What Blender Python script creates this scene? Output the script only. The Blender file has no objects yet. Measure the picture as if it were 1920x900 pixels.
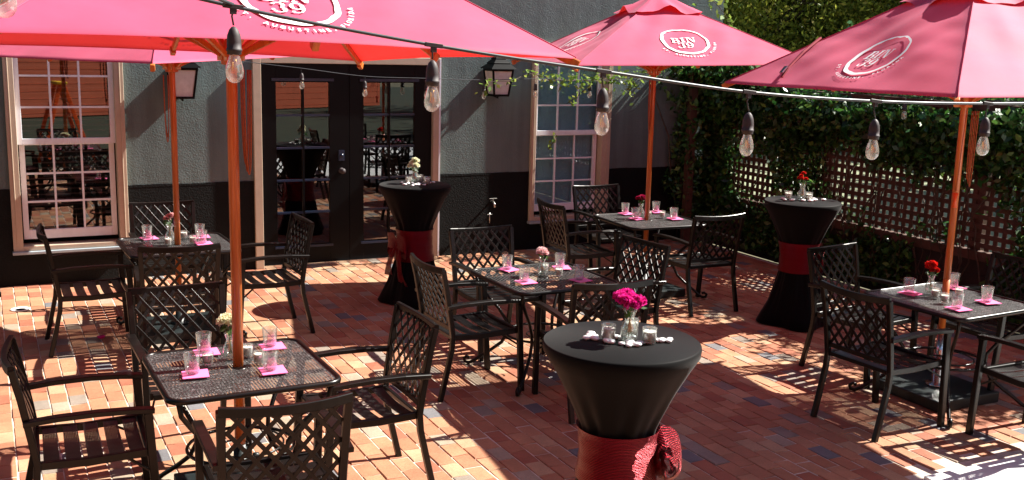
import bpy, bmesh, math, random
import numpy as np
from mathutils import Vector, Matrix, noise
random.seed(7); np.random.seed(7)
R = math.radians; PI = math.pi
sc = bpy.context.scene
COL = sc.collection

# ------------------------------------------------------------------ camera
HC = 2.35
f, pitch, roll, yaw = 1985.0, R(10.56), R(1.47), R(26.76)
cy, sy, cp, sp = math.cos(yaw), math.sin(yaw), math.cos(pitch), math.sin(pitch)
D = Vector((sy*cp, cy*cp, -sp)); r0 = Vector((cy, -sy, 0)); u0 = r0.cross(D)
rr = math.cos(roll)*r0 + math.sin(roll)*u0
uu = -math.sin(roll)*r0 + math.cos(roll)*u0
cam = bpy.data.cameras.new('camera'); co = bpy.data.objects.new('camera', cam); COL.objects.link(co)
co.matrix_world = Matrix(((rr.x, uu.x, -D.x, 0), (rr.y, uu.y, -D.y, 0), (rr.z, uu.z, -D.z, HC), (0, 0, 0, 1)))
cam.sensor_width = 36; cam.lens = 36*f/1920; cam.clip_start = .05; cam.clip_end = 800
sc.camera = co

# ------------------------------------------------------------------ light
SUN_EL, SUN_D = 43.5, 5.0            # elevation; degrees towards the camera side of the +X axis
sd = Vector((math.cos(R(SUN_EL))*math.cos(R(SUN_D)), -math.cos(R(SUN_EL))*math.sin(R(SUN_D)), math.sin(R(SUN_EL))))
w = bpy.data.worlds.new('World'); sc.world = w; w.use_nodes = True
nt = w.node_tree; nt.nodes.clear()
sky = nt.nodes.new('ShaderNodeTexSky'); sky.sky_type = 'NISHITA'; sky.sun_disc = False
sky.sun_elevation = R(SUN_EL); sky.sun_rotation = math.atan2(sd.x, sd.y)
bg = nt.nodes.new('ShaderNodeBackground'); bg.inputs[1].default_value = .05
ow = nt.nodes.new('ShaderNodeOutputWorld')
nt.links.new(sky.outputs[0], bg.inputs[0]); nt.links.new(bg.outputs[0], ow.inputs[0])
sl = bpy.data.lights.new('sun', 'SUN'); sl.energy = 5.0; sl.angle = R(.5); sl.color = (1, .95, .86)
so = bpy.data.objects.new('sun', sl); COL.objects.link(so); so.location = (20, -5, 20)
so.rotation_euler = sd.to_track_quat('Z', 'Y').to_euler()
sc.view_settings.view_transform = 'Standard'; sc.view_settings.look = 'None'
sc.view_settings.exposure = 1.62; sc.view_settings.gamma = 1
sc.render.engine = 'CYCLES'
sc.cycles.max_bounces = 8; sc.cycles.transparent_max_bounces = 24
sc.cycles.caustics_reflective = False; sc.cycles.caustics_refractive = False

# ------------------------------------------------------------------ materials
def newmat(name):
    m = bpy.data.materials.new(name); m.use_nodes = True
    n = m.node_tree; b = n.nodes['Principled BSDF']
    return m, n, b
def tc(n, obj=True):
    t = n.nodes.new('ShaderNodeTexCoord'); return t.outputs['Object' if obj else 'Generated']
def noise_node(n, scale, detail=4, vec=None, rough=.6):
    t = n.nodes.new('ShaderNodeTexNoise'); t.inputs['Scale'].default_value = scale
    t.inputs['Detail'].default_value = detail; t.inputs['Roughness'].default_value = rough
    if vec is not None: n.links.new(vec, t.inputs['Vector'])
    return t.outputs['Fac']
def ramp(n, fac, stops):
    r = n.nodes.new('ShaderNodeValToRGB'); e = r.color_ramp.elements
    while len(e) > len(stops): e.remove(e[-1])
    while len(e) < len(stops): e.new(1)
    for k, (p, c) in enumerate(stops):
        e[k].position = p; e[k].color = (*c, 1)
    n.links.new(fac, r.inputs[0]); return r.outputs[0]
def bump(n, b, h, strength=.3, dist=.01):
    k = n.nodes.new('ShaderNodeBump'); k.inputs['Strength'].default_value = strength; k.inputs['Distance'].default_value = dist
    n.links.new(h, k.inputs['Height']); n.links.new(k.outputs[0], b.inputs['Normal'])
def sc3(c, k): return tuple(min(1, x*k) for x in c)
def mat(name, c, rough=.5, metal=0, var=.2, vs=8, bs=0, bsc=60, bd=.004, spec=None, sheen=0, coat=0):
    m, n, b = newmat(name)
    v = tc(n)
    col = ramp(n, noise_node(n, vs, 5, v), [(.3, sc3(c, 1-var)), (.7, sc3(c, 1+var))])
    n.links.new(col, b.inputs['Base Color'])
    b.inputs['Roughness'].default_value = rough; b.inputs['Metallic'].default_value = metal
    if spec is not None: b.inputs['Specular IOR Level'].default_value = spec
    if sheen: b.inputs['Sheen Weight'].default_value = sheen
    if coat: b.inputs['Coat Weight'].default_value = coat
    if bs: bump(n, b, noise_node(n, bsc, 4, v), bs, bd)
    return m
M = {}
def stucco():
    m, n, b = newmat('stucco'); v = tc(n)
    base = ramp(n, noise_node(n, 1.1, 6, v, .7), [(.25, (.105, .150, .152)), (.5, (.128, .178, .178)), (.75, (.152, .202, .200))])
    mp = n.nodes.new('ShaderNodeMapping'); mp.inputs['Scale'].default_value = (5, 5, .35); n.links.new(v, mp.inputs[0])
    st = ramp(n, noise_node(n, 1.6, 5, mp.outputs[0]), [(.42, (1, 1, 1)), (.62, (.78, .76, .74)), (.75, (1, 1, 1))])
    mx = n.nodes.new('ShaderNodeMix'); mx.data_type = 'RGBA'; mx.blend_type = 'MULTIPLY'; mx.inputs[0].default_value = .8
    n.links.new(base, mx.inputs[6]); n.links.new(st, mx.inputs[7]); n.links.new(mx.outputs[2], b.inputs['Base Color'])
    b.inputs['Roughness'].default_value = .85; b.inputs['Specular IOR Level'].default_value = .3
    a = n.nodes.new('ShaderNodeMath'); a.operation = 'MULTIPLY_ADD'; a.inputs[1].default_value = .9; n.links.new(noise_node(n, 7, 3, v), a.inputs[0]); n.links.new(noise_node(n, 62, 4, v), a.inputs[2])
    bump(n, b, a.outputs[0], .55, .010); return m
M['stucco'] = stucco()
M['dado'] = mat('dark_paint', (.003, .0038, .004), .75, spec=.2, var=.45, vs=3, bs=.55, bsc=62, bd=.012)
M['trim'] = mat('tan_trim', (.46, .37, .28), .55, var=.07, vs=9, bs=.1, bsc=40)
M['white'] = mat('white_paint', (.76, .82, .90), .45, var=.05, vs=12)
M['sillblue'] = mat('sill_paint', (.30, .36, .40), .6, var=.1, vs=12)
M['door'] = mat('door_paint', (.0025, .0025, .003), .4, var=.25, vs=6, spec=.14)
M['doorlit'] = mat('door_muntin_paint', (.008, .018, .045), .3, var=.2, vs=6)  # door paint with the blue sky reflection put into its colour
M['room'] = mat('dark_interior', (.012, .010, .009), .9, var=.3)
M['blind'] = mat('blind_slat', (.10, .055, .04), .6, var=.15)
M['shade'] = mat('window_shade', (.30, .62, .74), .7, var=.10, vs=2.5)  # roller shade; its bright blue also paints in sky mirrored by the panes
M['metal'] = mat('dark_bronze_metal', (.0055, .0043, .0037), .32, metal=0, var=.35, vs=14, bs=.08, bsc=160, bd=.001, spec=.30)
M['basemetal'] = mat('base_plate_metal', (.010, .015, .016), .45, metal=0, var=.3, vs=10, bs=.2, bsc=50)
M['chrome'] = mat('chrome', (.7, .7, .7), .18, metal=1, var=.05)
M['socket'] = mat('socket_rubber', (.035, .024, .026), .62, var=.3, vs=40)
M['cable'] = mat('cable_rubber', (.045, .05, .058), .4, var=.25, vs=30)
M['bone'] = mat('bracket_nylon', (.62, .52, .36), .5, var=.1)
M['rope'] = mat('rope', (.33, .10, .03), .8, var=.3, vs=90)
M['spandex'] = mat('black_spandex', (.0020, .0020, .0023), .6, var=.12, vs=40, bs=.15, bsc=420, bd=.0008, spec=.05, sheen=.07)
M['wax'] = mat('candle_wax', (.86, .82, .72), .5, var=.03)
M['pebble'] = mat('white_pebble', (.86, .86, .86), .2, var=.04, coat=.4)
M['concrete'] = mat('pale_concrete', (.62, .64, .64), .8, var=.08, vs=5, bs=.2, bsc=60)
M['sand'] = mat('joint_sand', (.50, .43, .36), .95, var=.3, vs=14)
M['soil'] = mat('soil', (.10, .09, .05), .95, var=.4, vs=1.2)
M['darklawn'] = mat('dark_lawn', (.012, .022, .008), .95, var=.4, vs=1.5)
M['grassy'] = mat('pale_ground', (.20, .22, .13), .95, var=.35, vs=.9)
M['bark'] = mat('bark', (.07, .05, .035), .9, var=.4, vs=6, bs=.6, bsc=25, bd=.02)
M['stem'] = mat('stem', (.10, .19, .04), .6, var=.3, vs=40)
M['fence'] = mat('stained_lattice_wood', (.085, .042, .028), .75, var=.35, vs=7, bs=.2, bsc=40)
M['kick'] = mat('dark_board', (.022, .016, .013), .8, var=.3, vs=6)
M['redside'] = mat('red_siding', (.78, .17, .08), .7, var=.12, vs=3)
M['brass'] = mat('faucet_brass', (.62, .60, .55), .3, metal=.9, var=.1)
M['lampglass'] = mat('frosted_lantern_glass', (.62, .64, .63), .35, var=.12, vs=14)
M['ladder'] = mat('orange_fibreglass', (.75, .10, .01), .4, var=.06)
M['yellow'] = mat('yellow_plastic', (.8, .5, .02), .4, var=.05)
M['logo'] = mat('white_print', (.80, .78, .77), .7, var=.04, vs=60)
M['strap'] = mat('dark_red_strap', (.26, .012, .03), .7, var=.2)
M['shirt'] = mat('ring_plastic', (.75, .75, .72), .4, var=.04)

def wood():
    m, n, b = newmat('oiled_pole_wood'); v = tc(n)
    mp = n.nodes.new('ShaderNodeMapping'); mp.inputs['Scale'].default_value = (18, 18, 1.2); n.links.new(v, mp.inputs[0])
    fac = noise_node(n, 3, 6, mp.outputs[0])
    n.links.new(ramp(n, fac, [(.3, (.38, .085, .014)), (.55, (.56, .155, .026)), (.75, (.68, .23, .045))]), b.inputs['Base Color'])
    b.inputs['Roughness'].default_value = .38; b.inputs['Coat Weight'].default_value = .25
    bump(n, b, fac, .15, .002); return m
M['wood'] = wood()

def canopy():
    m, n, b = newmat('red_canvas'); v = tc(n)
    n.links.new(ramp(n, noise_node(n, 2.2, 5, v), [(.3, (.50, .040, .105)), (.7, (.63, .066, .160))]), b.inputs['Base Color'])
    b.inputs['Roughness'].default_value = .72; b.inputs['Sheen Weight'].default_value = .12
    b.inputs['Sheen Roughness'].default_value = .55; b.inputs['Sheen Tint'].default_value = (1, .75, .9, 1)
    bump(n, b, noise_node(n, 340, 3, v), .12, .001)
    t = n.nodes.new('ShaderNodeBsdfTranslucent'); t.inputs[0].default_value = (.85, .03, .02, 1)
    mx = n.nodes.new('ShaderNodeMixShader'); mx.inputs[0].default_value = .22
    n.links.new(b.outputs[0], mx.inputs[1]); n.links.new(t.outputs[0], mx.inputs[2])
    n.links.new(mx.outputs[0], n.nodes['Material Output'].inputs[0]); return m
M['canvas'] = canopy()

def napkin():
    return mat('pink_paper_napkin', (.86, .17, .40), .85, var=.06, vs=30)
M['napkin'] = napkin()

def thin_glass(name, tint=(.97, .98, .98), ior=1.5, rough=.02, extra=.0):
    m, n, b = newmat(name); n.nodes.remove(b)
    t = n.nodes.new('ShaderNodeBsdfTransparent'); t.inputs[0].default_value = (*tint, 1)
    g = n.nodes.new('ShaderNodeBsdfGlossy'); g.inputs['Roughness'].default_value = rough
    lw = n.nodes.new('ShaderNodeLayerWeight'); lw.inputs[0].default_value = .5
    pw = n.nodes.new('ShaderNodeMath'); pw.operation = 'POWER'; pw.inputs[1].default_value = 3.2; n.links.new(lw.outputs['Facing'], pw.inputs[0])
    f0 = ((ior-1)/(ior+1))**2+extra
    ad = n.nodes.new('ShaderNodeMath'); ad.operation = 'MULTIPLY_ADD'; ad.inputs[1].default_value = 1-f0; ad.inputs[2].default_value = f0; n.links.new(pw.outputs[0], ad.inputs[0])
    mx = n.nodes.new('ShaderNodeMixShader'); n.links.new(ad.outputs[0], mx.inputs[0])
    n.links.new(t.outputs[0], mx.inputs[1]); n.links.new(g.outputs[0], mx.inputs[2])
    n.links.new(mx.outputs[0], n.nodes['Material Output'].inputs[0]); return m
M['glass'] = thin_glass('clear_glass', (.95, .97, .97), 1.5, .05, .09)
M['bulbglass'] = thin_glass('bulb_glass', (.95, .93, .90), 1.5, .05, .10)
M['pane'] = thin_glass('window_pane_glass', (.80, .83, .83), 1.6, .006, .17)
M['water'] = thin_glass('water', (.90, .95, .93), 1.33, .0, .01)
def frost(m, k):
    n = m.node_tree; out = n.nodes['Material Output']; src = out.inputs[0].links[0].from_socket
    d = n.nodes.new('ShaderNodeBsdfTranslucent'); d.inputs[0].default_value = (1, .93, .82, 1); d2 = n.nodes.new('ShaderNodeBsdfDiffuse'); d2.inputs[0].default_value = (1, .95, .86, 1)
    a = n.nodes.new('ShaderNodeAddShader'); n.links.new(d.outputs[0], a.inputs[0]); n.links.new(d2.outputs[0], a.inputs[1])
    mx = n.nodes.new('ShaderNodeMixShader'); mx.inputs[0].default_value = k; n.links.new(src, mx.inputs[1]); n.links.new(a.outputs[0], mx.inputs[2]); n.links.new(mx.outputs[0], out.inputs[0])
frost(M['bulbglass'], .055); frost(M['glass'], .025)
M['filament'] = mat('copper_filament', (.75, .38, .10), .3, metal=.6, var=.1)

def tulle():
    m, n, b = newmat('red_mesh_ribbon'); v = tc(n)
    sp = n.nodes.new('ShaderNodeSeparateXYZ'); n.links.new(v, sp.inputs[0])
    w_ = n.nodes.new('ShaderNodeTexWave'); w_.wave_type = 'BANDS'; w_.bands_direction = 'Z'; w_.inputs['Scale'].default_value = 46; w_.inputs['Distortion'].default_value = 2.5; w_.inputs['Detail'].default_value = 3
    n.links.new(v, w_.inputs[0])
    n.links.new(ramp(n, w_.outputs['Fac'], [(.2, (.035, .0008, .003)), (.8, (.34, .003, .016))]), b.inputs['Base Color'])
    b.inputs['Roughness'].default_value = .28; b.inputs['Metallic'].default_value = .55
    mm = n.nodes.new('ShaderNodeMath'); mm.operation = 'ADD'; n.links.new(w_.outputs['Fac'], mm.inputs[0]); n.links.new(noise_node(n, 260, 2, v), mm.inputs[1])
    bump(n, b, mm.outputs[0], .9, .004)
    t = n.nodes.new('ShaderNodeBsdfTransparent'); mx = n.nodes.new('ShaderNodeMixShader')
    fac = ramp(n, w_.outputs['Fac'], [(.02, (.25, .25, .25)), (.2, (0, 0, 0))])
    n.links.new(fac, mx.inputs[0]); n.links.new(b.outputs[0], mx.inputs[1]); n.links.new(t.outputs[0], mx.inputs[2])
    n.links.new(mx.outputs[0], n.nodes['Material Output'].inputs[0]); return m
M['ribbon'] = tulle()

def perforated(name, c, pitch_m, openf, rough=.4, lines=False):
    m, n, b = newmat(name); v = tc(n)
    n.links.new(ramp(n, noise_node(n, 130, 2, v), [(.42, sc3(c, .5)), (.58, sc3(c, 1.6)), (.70, sc3(c, 7 if 'expanded' in name else 2))]), b.inputs['Base Color'])  # brightest speckle stop paints glints of the metal into its colour
    bump(n, b, noise_node(n, 300, 2, v), .7, .002)
    b.inputs['Roughness'].default_value = rough; b.inputs['Specular IOR Level'].default_value = .75
    s = n.nodes.new('ShaderNodeSeparateXYZ'); n.links.new(v, s.inputs[0])
    def sq(out, p, thr):
        a = n.nodes.new('ShaderNodeMath'); a.operation = 'MULTIPLY'; a.inputs[1].default_value = 1/p; n.links.new(out, a.inputs[0])
        fr = n.nodes.new('ShaderNodeMath'); fr.operation = 'FRACT'; n.links.new(a.outputs[0], fr.inputs[0])
        g = n.nodes.new('ShaderNodeMath'); g.operation = 'LESS_THAN'; g.inputs[1].default_value = thr; n.links.new(fr.outputs[0], g.inputs[0]); return g.outputs[0]
    th = math.sqrt(openf)
    if lines: fac = sq(s.outputs[0], pitch_m, openf)
    else:
        a = sq(s.outputs[0], pitch_m, th); c2 = sq(s.outputs[1], pitch_m*.8, th)
        k = n.nodes.new('ShaderNodeMath'); k.operation = 'MULTIPLY'; n.links.new(a, k.inputs[0]); n.links.new(c2, k.inputs[1]); fac = k.outputs[0]
    t = n.nodes.new('ShaderNodeBsdfTransparent'); mx = n.nodes.new('ShaderNodeMixShader')
    n.links.new(fac, mx.inputs[0]); n.links.new(b.outputs[0], mx.inputs[1]); n.links.new(t.outputs[0], mx.inputs[2])
    n.links.new(mx.outputs[0], n.nodes['Material Output'].inputs[0]); return m
M['meshtop'] = perforated('expanded_metal_mesh', (.034, .034, .034), .016, .15)
M['linetop'] = perforated('slotted_metal_mesh', (.04, .04, .04), .024, .48, lines=True)
M['slatmesh'] = perforated('perforated_seat_metal', (.006, .005, .0045), .009, .08, .33)

def brick_mats():
    out = []
    cols = [((.37, .165, .092), 34), ((.42, .210, .118), 30), ((.33, .120, .070), 12), ((.44, .275, .165), 12), ((.24, .20, .165), 5), ((.34, .27, .20), 6), ((.15, .15, .16), 3)]
    for i, (c, wgt) in enumerate(cols):
        m, n, b = newmat('brick_clay'); g = n.nodes.new('ShaderNodeNewGeometry'); v = g.outputs['Position']
        a = noise_node(n, 4, 3, v); a2 = noise_node(n, 70, 5, v, .75)
        base = ramp(n, a, [(.25, sc3(c, .82)), (.75, sc3(c, 1.2))])
        mx = n.nodes.new('ShaderNodeMix'); mx.data_type = 'RGBA'; mx.blend_type = 'MULTIPLY'; mx.inputs[0].default_value = .55
        n.links.new(base, mx.inputs[6]); n.links.new(ramp(n, a2, [(.32, (.62, .60, .60)), (.58, (1.05, 1.03, 1.0))]), mx.inputs[7])
        big = ramp(n, noise_node(n, 1.3, 6, v, .7), [(.35, (.80, .77, .76)), (.5, (1, 1, 1)), (.68, (1.0, 1.0, .98))])
        my = n.nodes.new('ShaderNodeMix'); my.data_type = 'RGBA'; my.blend_type = 'MULTIPLY'; my.inputs[0].default_value = .9
        n.links.new(mx.outputs[2], my.inputs[6]); n.links.new(big, my.inputs[7]); n.links.new(my.outputs[2], b.inputs['Base Color'])
        n.links.new(ramp(n, a2, [(.3, (.6, .6, .6)), (.8, (.9, .9, .9))]), b.inputs['Roughness'])
        b.inputs['Specular IOR Level'].default_value = .35
        bump(n, b, a2, .5, .004); out.append((m, wgt))
    return out
BR = brick_mats()

def leafmat(name, stops, rough=.45, trans=.25, spec=.5):
    m, n, b = newmat(name); g = n.nodes.new('ShaderNodeNewGeometry')
    col = ramp(n, g.outputs['Random Per Island'], stops)
    n.links.new(col, b.inputs['Base Color']); b.inputs['Roughness'].default_value = rough; b.inputs['Specular IOR Level'].default_value = spec
    t = n.nodes.new('ShaderNodeBsdfTranslucent'); n.links.new(col, t.inputs[0])
    mx = n.nodes.new('ShaderNodeMixShader'); mx.inputs[0].default_value = trans
    n.links.new(b.outputs[0], mx.inputs[1]); n.links.new(t.outputs[0], mx.inputs[2])
    n.links.new(mx.outputs[0], n.nodes['Material Output'].inputs[0]); return m
M['vine'] = leafmat('vine_leaves', [(0, (.010, .045, .010)), (.5, (.026, .10, .018)), (.85, (.06, .18, .03)), (1, (.16, .28, .05))], .36, .28, .6)
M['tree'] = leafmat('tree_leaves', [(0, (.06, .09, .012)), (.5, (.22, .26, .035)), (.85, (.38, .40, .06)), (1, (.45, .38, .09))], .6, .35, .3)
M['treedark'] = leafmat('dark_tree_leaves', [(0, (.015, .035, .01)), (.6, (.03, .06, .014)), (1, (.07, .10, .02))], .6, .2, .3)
M['tenderleaf'] = leafmat('young_vine_leaves', [(0, (.10, .20, .03)), (.6, (.20, .32, .05)), (1, (.40, .45, .10))], .4, .35, .5)
def petals(name, a, b_): return leafmat(name, [(0, a), (1, b_)], .7, .35, .2)
M['magenta'] = petals('magenta_petals', (.55, .008, .20), (.90, .05, .42))
M['cream'] = petals('cream_petals', (.75, .74, .52), (.86, .85, .66))
M['pinkwhite'] = petals('pink_white_petals', (.85, .45, .48), (.88, .76, .72))
M['redp'] = petals('red_petals', (.45, .01, .008), (.80, .03, .02))
M['darkred'] = petals('dark_red_petals', (.25, .004, .03), (.55, .02, .12))

# ------------------------------------------------------------------ object helpers
def link(o, parent=None):
    COL.objects.link(o)
    if parent is not None: o.parent = parent
    return o
def tag(o, label=None, cat=None, group=None, kind=None):
    if label: o['label'] = label
    if cat: o['category'] = cat
    if group: o['group'] = group
    if kind: o['kind'] = kind
    return o
def empty(name, loc=(0, 0, 0), rz=0, label=None, cat=None, group=None, kind=None):
    o = bpy.data.objects.new(name, None); o.empty_display_size = .1; COL.objects.link(o)
    o.location = loc; o.rotation_euler = (0, 0, rz); return tag(o, label, cat, group, kind)
class MB:
    def __init__(s): s.v = []; s.f = []; s.sm = []
    def add(s, vs, fs, smooth=False):
        k = len(s.v); s.v += [tuple(p) for p in vs]; s.f += [tuple(i+k for i in q) for q in fs]; s.sm += [smooth]*len(fs); return s
    def box(s, x0, x1, y0, y1, z0, z1):
        return s.add([(x0,y0,z0),(x1,y0,z0),(x1,y1,z0),(x0,y1,z0),(x0,y0,z1),(x1,y0,z1),(x1,y1,z1),(x0,y1,z1)],
                     [(0,3,2,1),(4,5,6,7),(0,1,5,4),(1,2,6,5),(2,3,7,6),(3,0,4,7)])
    def sweep(s, pts, prof, up=(0,0,1), closed=False, smooth=False, scale=None, cap=True):
        """prof: list of (a,b) offsets along side / up"""
        P = [Vector(p) for p in pts]; n = len(P); m = len(prof); vs = []
        up = Vector(up)
        for i in range(n):
            a = P[i-1] if (i or closed) else P[i]; b = P[(i+1) % n] if (i < n-1 or closed) else P[i]
            t = (b-a).normalized(); side = t.cross(up)
            if side.length < 1e-4: side = t.cross(Vector((0, 1, .01)))
            side.normalize(); u = side.cross(t)
            k = scale[i] if scale else 1
            for (x, y) in prof: vs.append(P[i]+side*x*k+u*y*k)
        fs = []
        for i in range(n if closed else n-1):
            j = (i+1) % n
            for q in range(m):
                r_ = (q+1) % m; fs.append((i*m+q, i*m+r_, j*m+r_, j*m+q))
        if not closed and cap:
            fs.append(tuple(range(m))[::-1]); fs.append(tuple((n-1)*m+q for q in range(m)))
        return s.add(vs, fs, smooth)
    def bar(s, pts, w_, h, up=(0,0,1), **k):
        a, b = w_/2, h/2; c = min(a, b)*.25
        return s.sweep(pts, [(-a+c,-b),(a-c,-b),(a,-b+c),(a,b-c),(a-c,b),(-a+c,b),(-a,b-c),(-a,-b+c)], up, **k)
    def tube(s, pts, r_, n=8, up=(0,0,1), **k):
        return s.sweep(pts, [(r_*math.cos(2*PI*i/n), r_*math.sin(2*PI*i/n)) for i in range(n)], up, smooth=True, **k)
    def lathe(s, prof, n=24, c=(0,0,0), smooth=True, fn=None):
        vs = []
        for (r_, z) in prof:
            for i in range(n):
                a = 2*PI*i/n; q = r_ if fn is None else fn(r_, z, a)
                vs.append((c[0]+q*math.cos(a), c[1]+q*math.sin(a), c[2]+z))
        fs = []
        for j in range(len(prof)-1):
            for i in range(n): k = (i+1) % n; fs.append((j*n+i, j*n+k, (j+1)*n+k, (j+1)*n+i))
        if prof[0][0] > 1e-6: fs.append(tuple(range(n))[::-1])
        if prof[-1][0] > 1e-6: fs.append(tuple((len(prof)-1)*n+i for i in range(n)))
        return s.add(vs, fs, smooth)
    def mesh(s, name, m):
        me = bpy.data.meshes.new(name); me.from_pydata(s.v, [], s.f)
        me.polygons.foreach_set('use_smooth', s.sm); me.materials.append(m); me.update()
        return me
    def build(s, name, m, parent=None, loc=None, rz=0, bev=0):
        o = bpy.data.objects.new(name, s.mesh(name, m)); link(o, parent)
        if loc is not None: o.location = loc
        if rz: o.rotation_euler = (0, 0, rz)
        if bev:
            md = o.modifiers.new('bevel', 'BEVEL'); md.width = bev; md.segments = 2; md.limit_method = 'ANGLE'
        return o
KIDS = {}
def kids(o): return [c for c in bpy.data.objects if c.parent == o]
def capture(o):
    """record a prototype tree once, so copies are quick"""
    return (o, [capture(c) for c in kids(o)])
def copy_tree(t, parent=None):
    o, ch = t; c = o.copy(); COL.objects.link(c); c.parent = parent
    for k in ch: copy_tree(k, c)
    return c
class Proto:
    def __init__(s, root): s.t = capture(root); s.used = False
    def put(s, loc, rz, label=None, group=None, scale=None):
        if not s.used: o = s.t[0]; s.used = True
        else: o = copy_tree(s.t)
        o.location = loc; o.rotation_euler = (0, 0, rz)
        if scale: o.scale = (scale,)*3
        if label: o['label'] = label
        if group: o['group'] = group
        return o
def arr_mesh(name, V, nq, m):
    """V: (n*4,3) numpy verts, quads"""
    me = bpy.data.meshes.new(name); n = len(V)//nq
    me.vertices.add(len(V)); me.vertices.foreach_set('co', V.astype(np.float32).ravel())
    me.loops.add(len(V)); me.loops.foreach_set('vertex_index', np.arange(len(V), dtype=np.int32))
    me.polygons.add(n); me.polygons.foreach_set('loop_start', np.arange(0, len(V), nq, dtype=np.int32))
    me.polygons.foreach_set('loop_total', np.full(n, nq, dtype=np.int32))
    me.update(calc_edges=True); me.materials.append(m); return me
def leaves(C, size, m, name, parent=None, aspect=1.7, droop=.3, jitter=.35):
    C = np.asarray(C, float); n = len(C)
    a = np.random.normal(size=(n, 3)); a[:, 2] -= droop; a /= np.linalg.norm(a, axis=1)[:, None]
    b = np.random.normal(size=(n, 3)); b = np.cross(a, b); b /= np.linalg.norm(b, axis=1)[:, None]
    s = (size*(1+jitter*np.random.uniform(-1, 1, n)))[:, None]
    L = a*s*.5*aspect; W = b*s*.5
    V = np.stack([C-L, C+W*.9-L*.1, C+L, C-W*.9-L*.1], 1).reshape(-1, 3)
    o = bpy.data.objects.new(name, arr_mesh(name, V, 4, m)); return link(o, parent)

# ================================================================== SETTING
W = 10.67                      # face of the restaurant wall
gb = MB(); gb.box(-60, 120, -60, 160, -.6, -.06); g = gb.build('ground', M['soil']); tag(g, 'bare earth around the brick patio', None, kind='structure')
gd = MB(); gd.box(-30, 30, -30, 1.6, -.056, -.03); tag(gd.build('shaded_lawn', M['darklawn']), 'dark green lawn behind the camera', kind='structure')
gp = MB(); gp.box(8.3, 60, 2, 60, -.056, -.03); tag(gp.build('lawn', M['grassy']), 'pale sunlit lawn beyond the lattice fence', kind='structure')

# brick paving ------------------------------------------------------
pave = empty('brick_paving', kind='structure'); pave['label'] = 'red and grey clay brick patio in running bond'
bedm = MB(); bedm.box(-1.6, 7.86, 1.6, W, -.055, -.0055); bedm.build('sand_bed', M['sand'], pave)
BW, BL, J = .112, .180, .0062
cells = []
ncol = int((7.84+1.5)/(BW))
for i in range(ncol):
    x0 = -1.5+i*BW; off = (i % 2)*.5*BL + random.uniform(-.018, .018)
    y = 1.7+off-BL
    while y < W:
        L = BL
        y0, y1 = max(y, 1.7), min(y+L, W-.002)
        if y1-y0 > .03 and not (x0+BW > 4.60 and y0 < 3.97): cells.append((x0+J/2, x0+BW-J/2, y0+J/2, y1-J/2))
        y += L
cxy = np.array([((c[0]+c[1])/2, (c[2]+c[3])/2, 0) for c in cells]); rel = cxy-np.array([0, 0, HC])
dep = rel@np.array(D); pxx = 960+f*(rel@np.array(rr))/dep; pyy = 450-f*(rel@np.array(uu))/dep
inside = (pxx > -20) & (pxx < 1940) & (pyy < 910) & (dep > 0)
# open floor first: skip those hidden under the front cocktail cover
order = np.argsort(np.where(inside, dep, 1e6)); single = set(order[:300].tolist())
wts = [q[1] for q in BR]
def brick_verts(x0, x1, y0, y1):
    c = .004; t = [random.uniform(-.0028, .0028) for _ in range(4)]; z = random.uniform(-.002, .002)
    j = lambda: random.uniform(-.0018, .0018)
    q = [(x0+j(), y0+j()), (x1+j(), y0+j()), (x1+j(), y1+j()), (x0+j(), y1+j())]
    ins = [(c, c), (-c, c), (-c, -c), (c, -c)]
    vs = [(q[k][0], q[k][1], -.03) for k in range(4)] + [(q[k][0], q[k][1], z+t[k]-.0035) for k in range(4)] + [(q[k][0]+ins[k][0], q[k][1]+ins[k][1], z+t[k]) for k in range(4)]
    fs = [(0,1,5,4),(1,2,6,5),(2,3,7,6),(3,0,4,7),(4,5,9,8),(5,6,10,9),(6,7,11,10),(7,4,8,11),(8,9,10,11)]
    return vs, fs
proto_b = []
for (m, wg) in BR:
    for k in range(2):
        vs, fs = brick_verts(-(BW-J)/2, (BW-J)/2, -(BL-J)/2, (BL-J)/2)
        me = bpy.data.meshes.new('brick'); me.from_pydata(vs, [], fs); me.materials.append(m); me.update(); proto_b.append((me, wg))
bigv, bigf, bigm = [], [], []
for i, (x0, x1, y0, y1) in enumerate(cells):
    k = random.choices(range(len(BR)), wts)[0]
    if i in single:
        o = bpy.data.objects.new('brick', proto_b[2*k+random.randint(0, 1)][0]); link(o, pave)
        o.location = ((x0+x1)/2, (y0+y1)/2, random.uniform(-.0015, .0015)); o.scale = (1, (y1-y0)/(BL-J), 1)
        if random.random() < .5: o.rotation_euler = (0, 0, PI)
    else:
        vs, fs = brick_verts(x0, x1, y0, y1); n0 = len(bigv); bigv += vs; bigf += [tuple(a+n0 for a in q) for q in fs]; bigm += [k]*len(fs)
me = bpy.data.meshes.new('paving_bricks'); me.from_pydata(bigv, [], bigf)
for (m, _) in BR: me.materials.append(m)
me.polygons.foreach_set('material_index', bigm); me.update()
o = link(bpy.data.objects.new('paving_bricks', me), pave); o['kind'] = 'stuff'
cb = MB(); cb.box(4.62, 12, -1, 3.955, -.05, .018); tag(cb.build('concrete_path', M['concrete'], bev=.006), 'pale concrete path at the front right edge', kind='structure')

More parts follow.
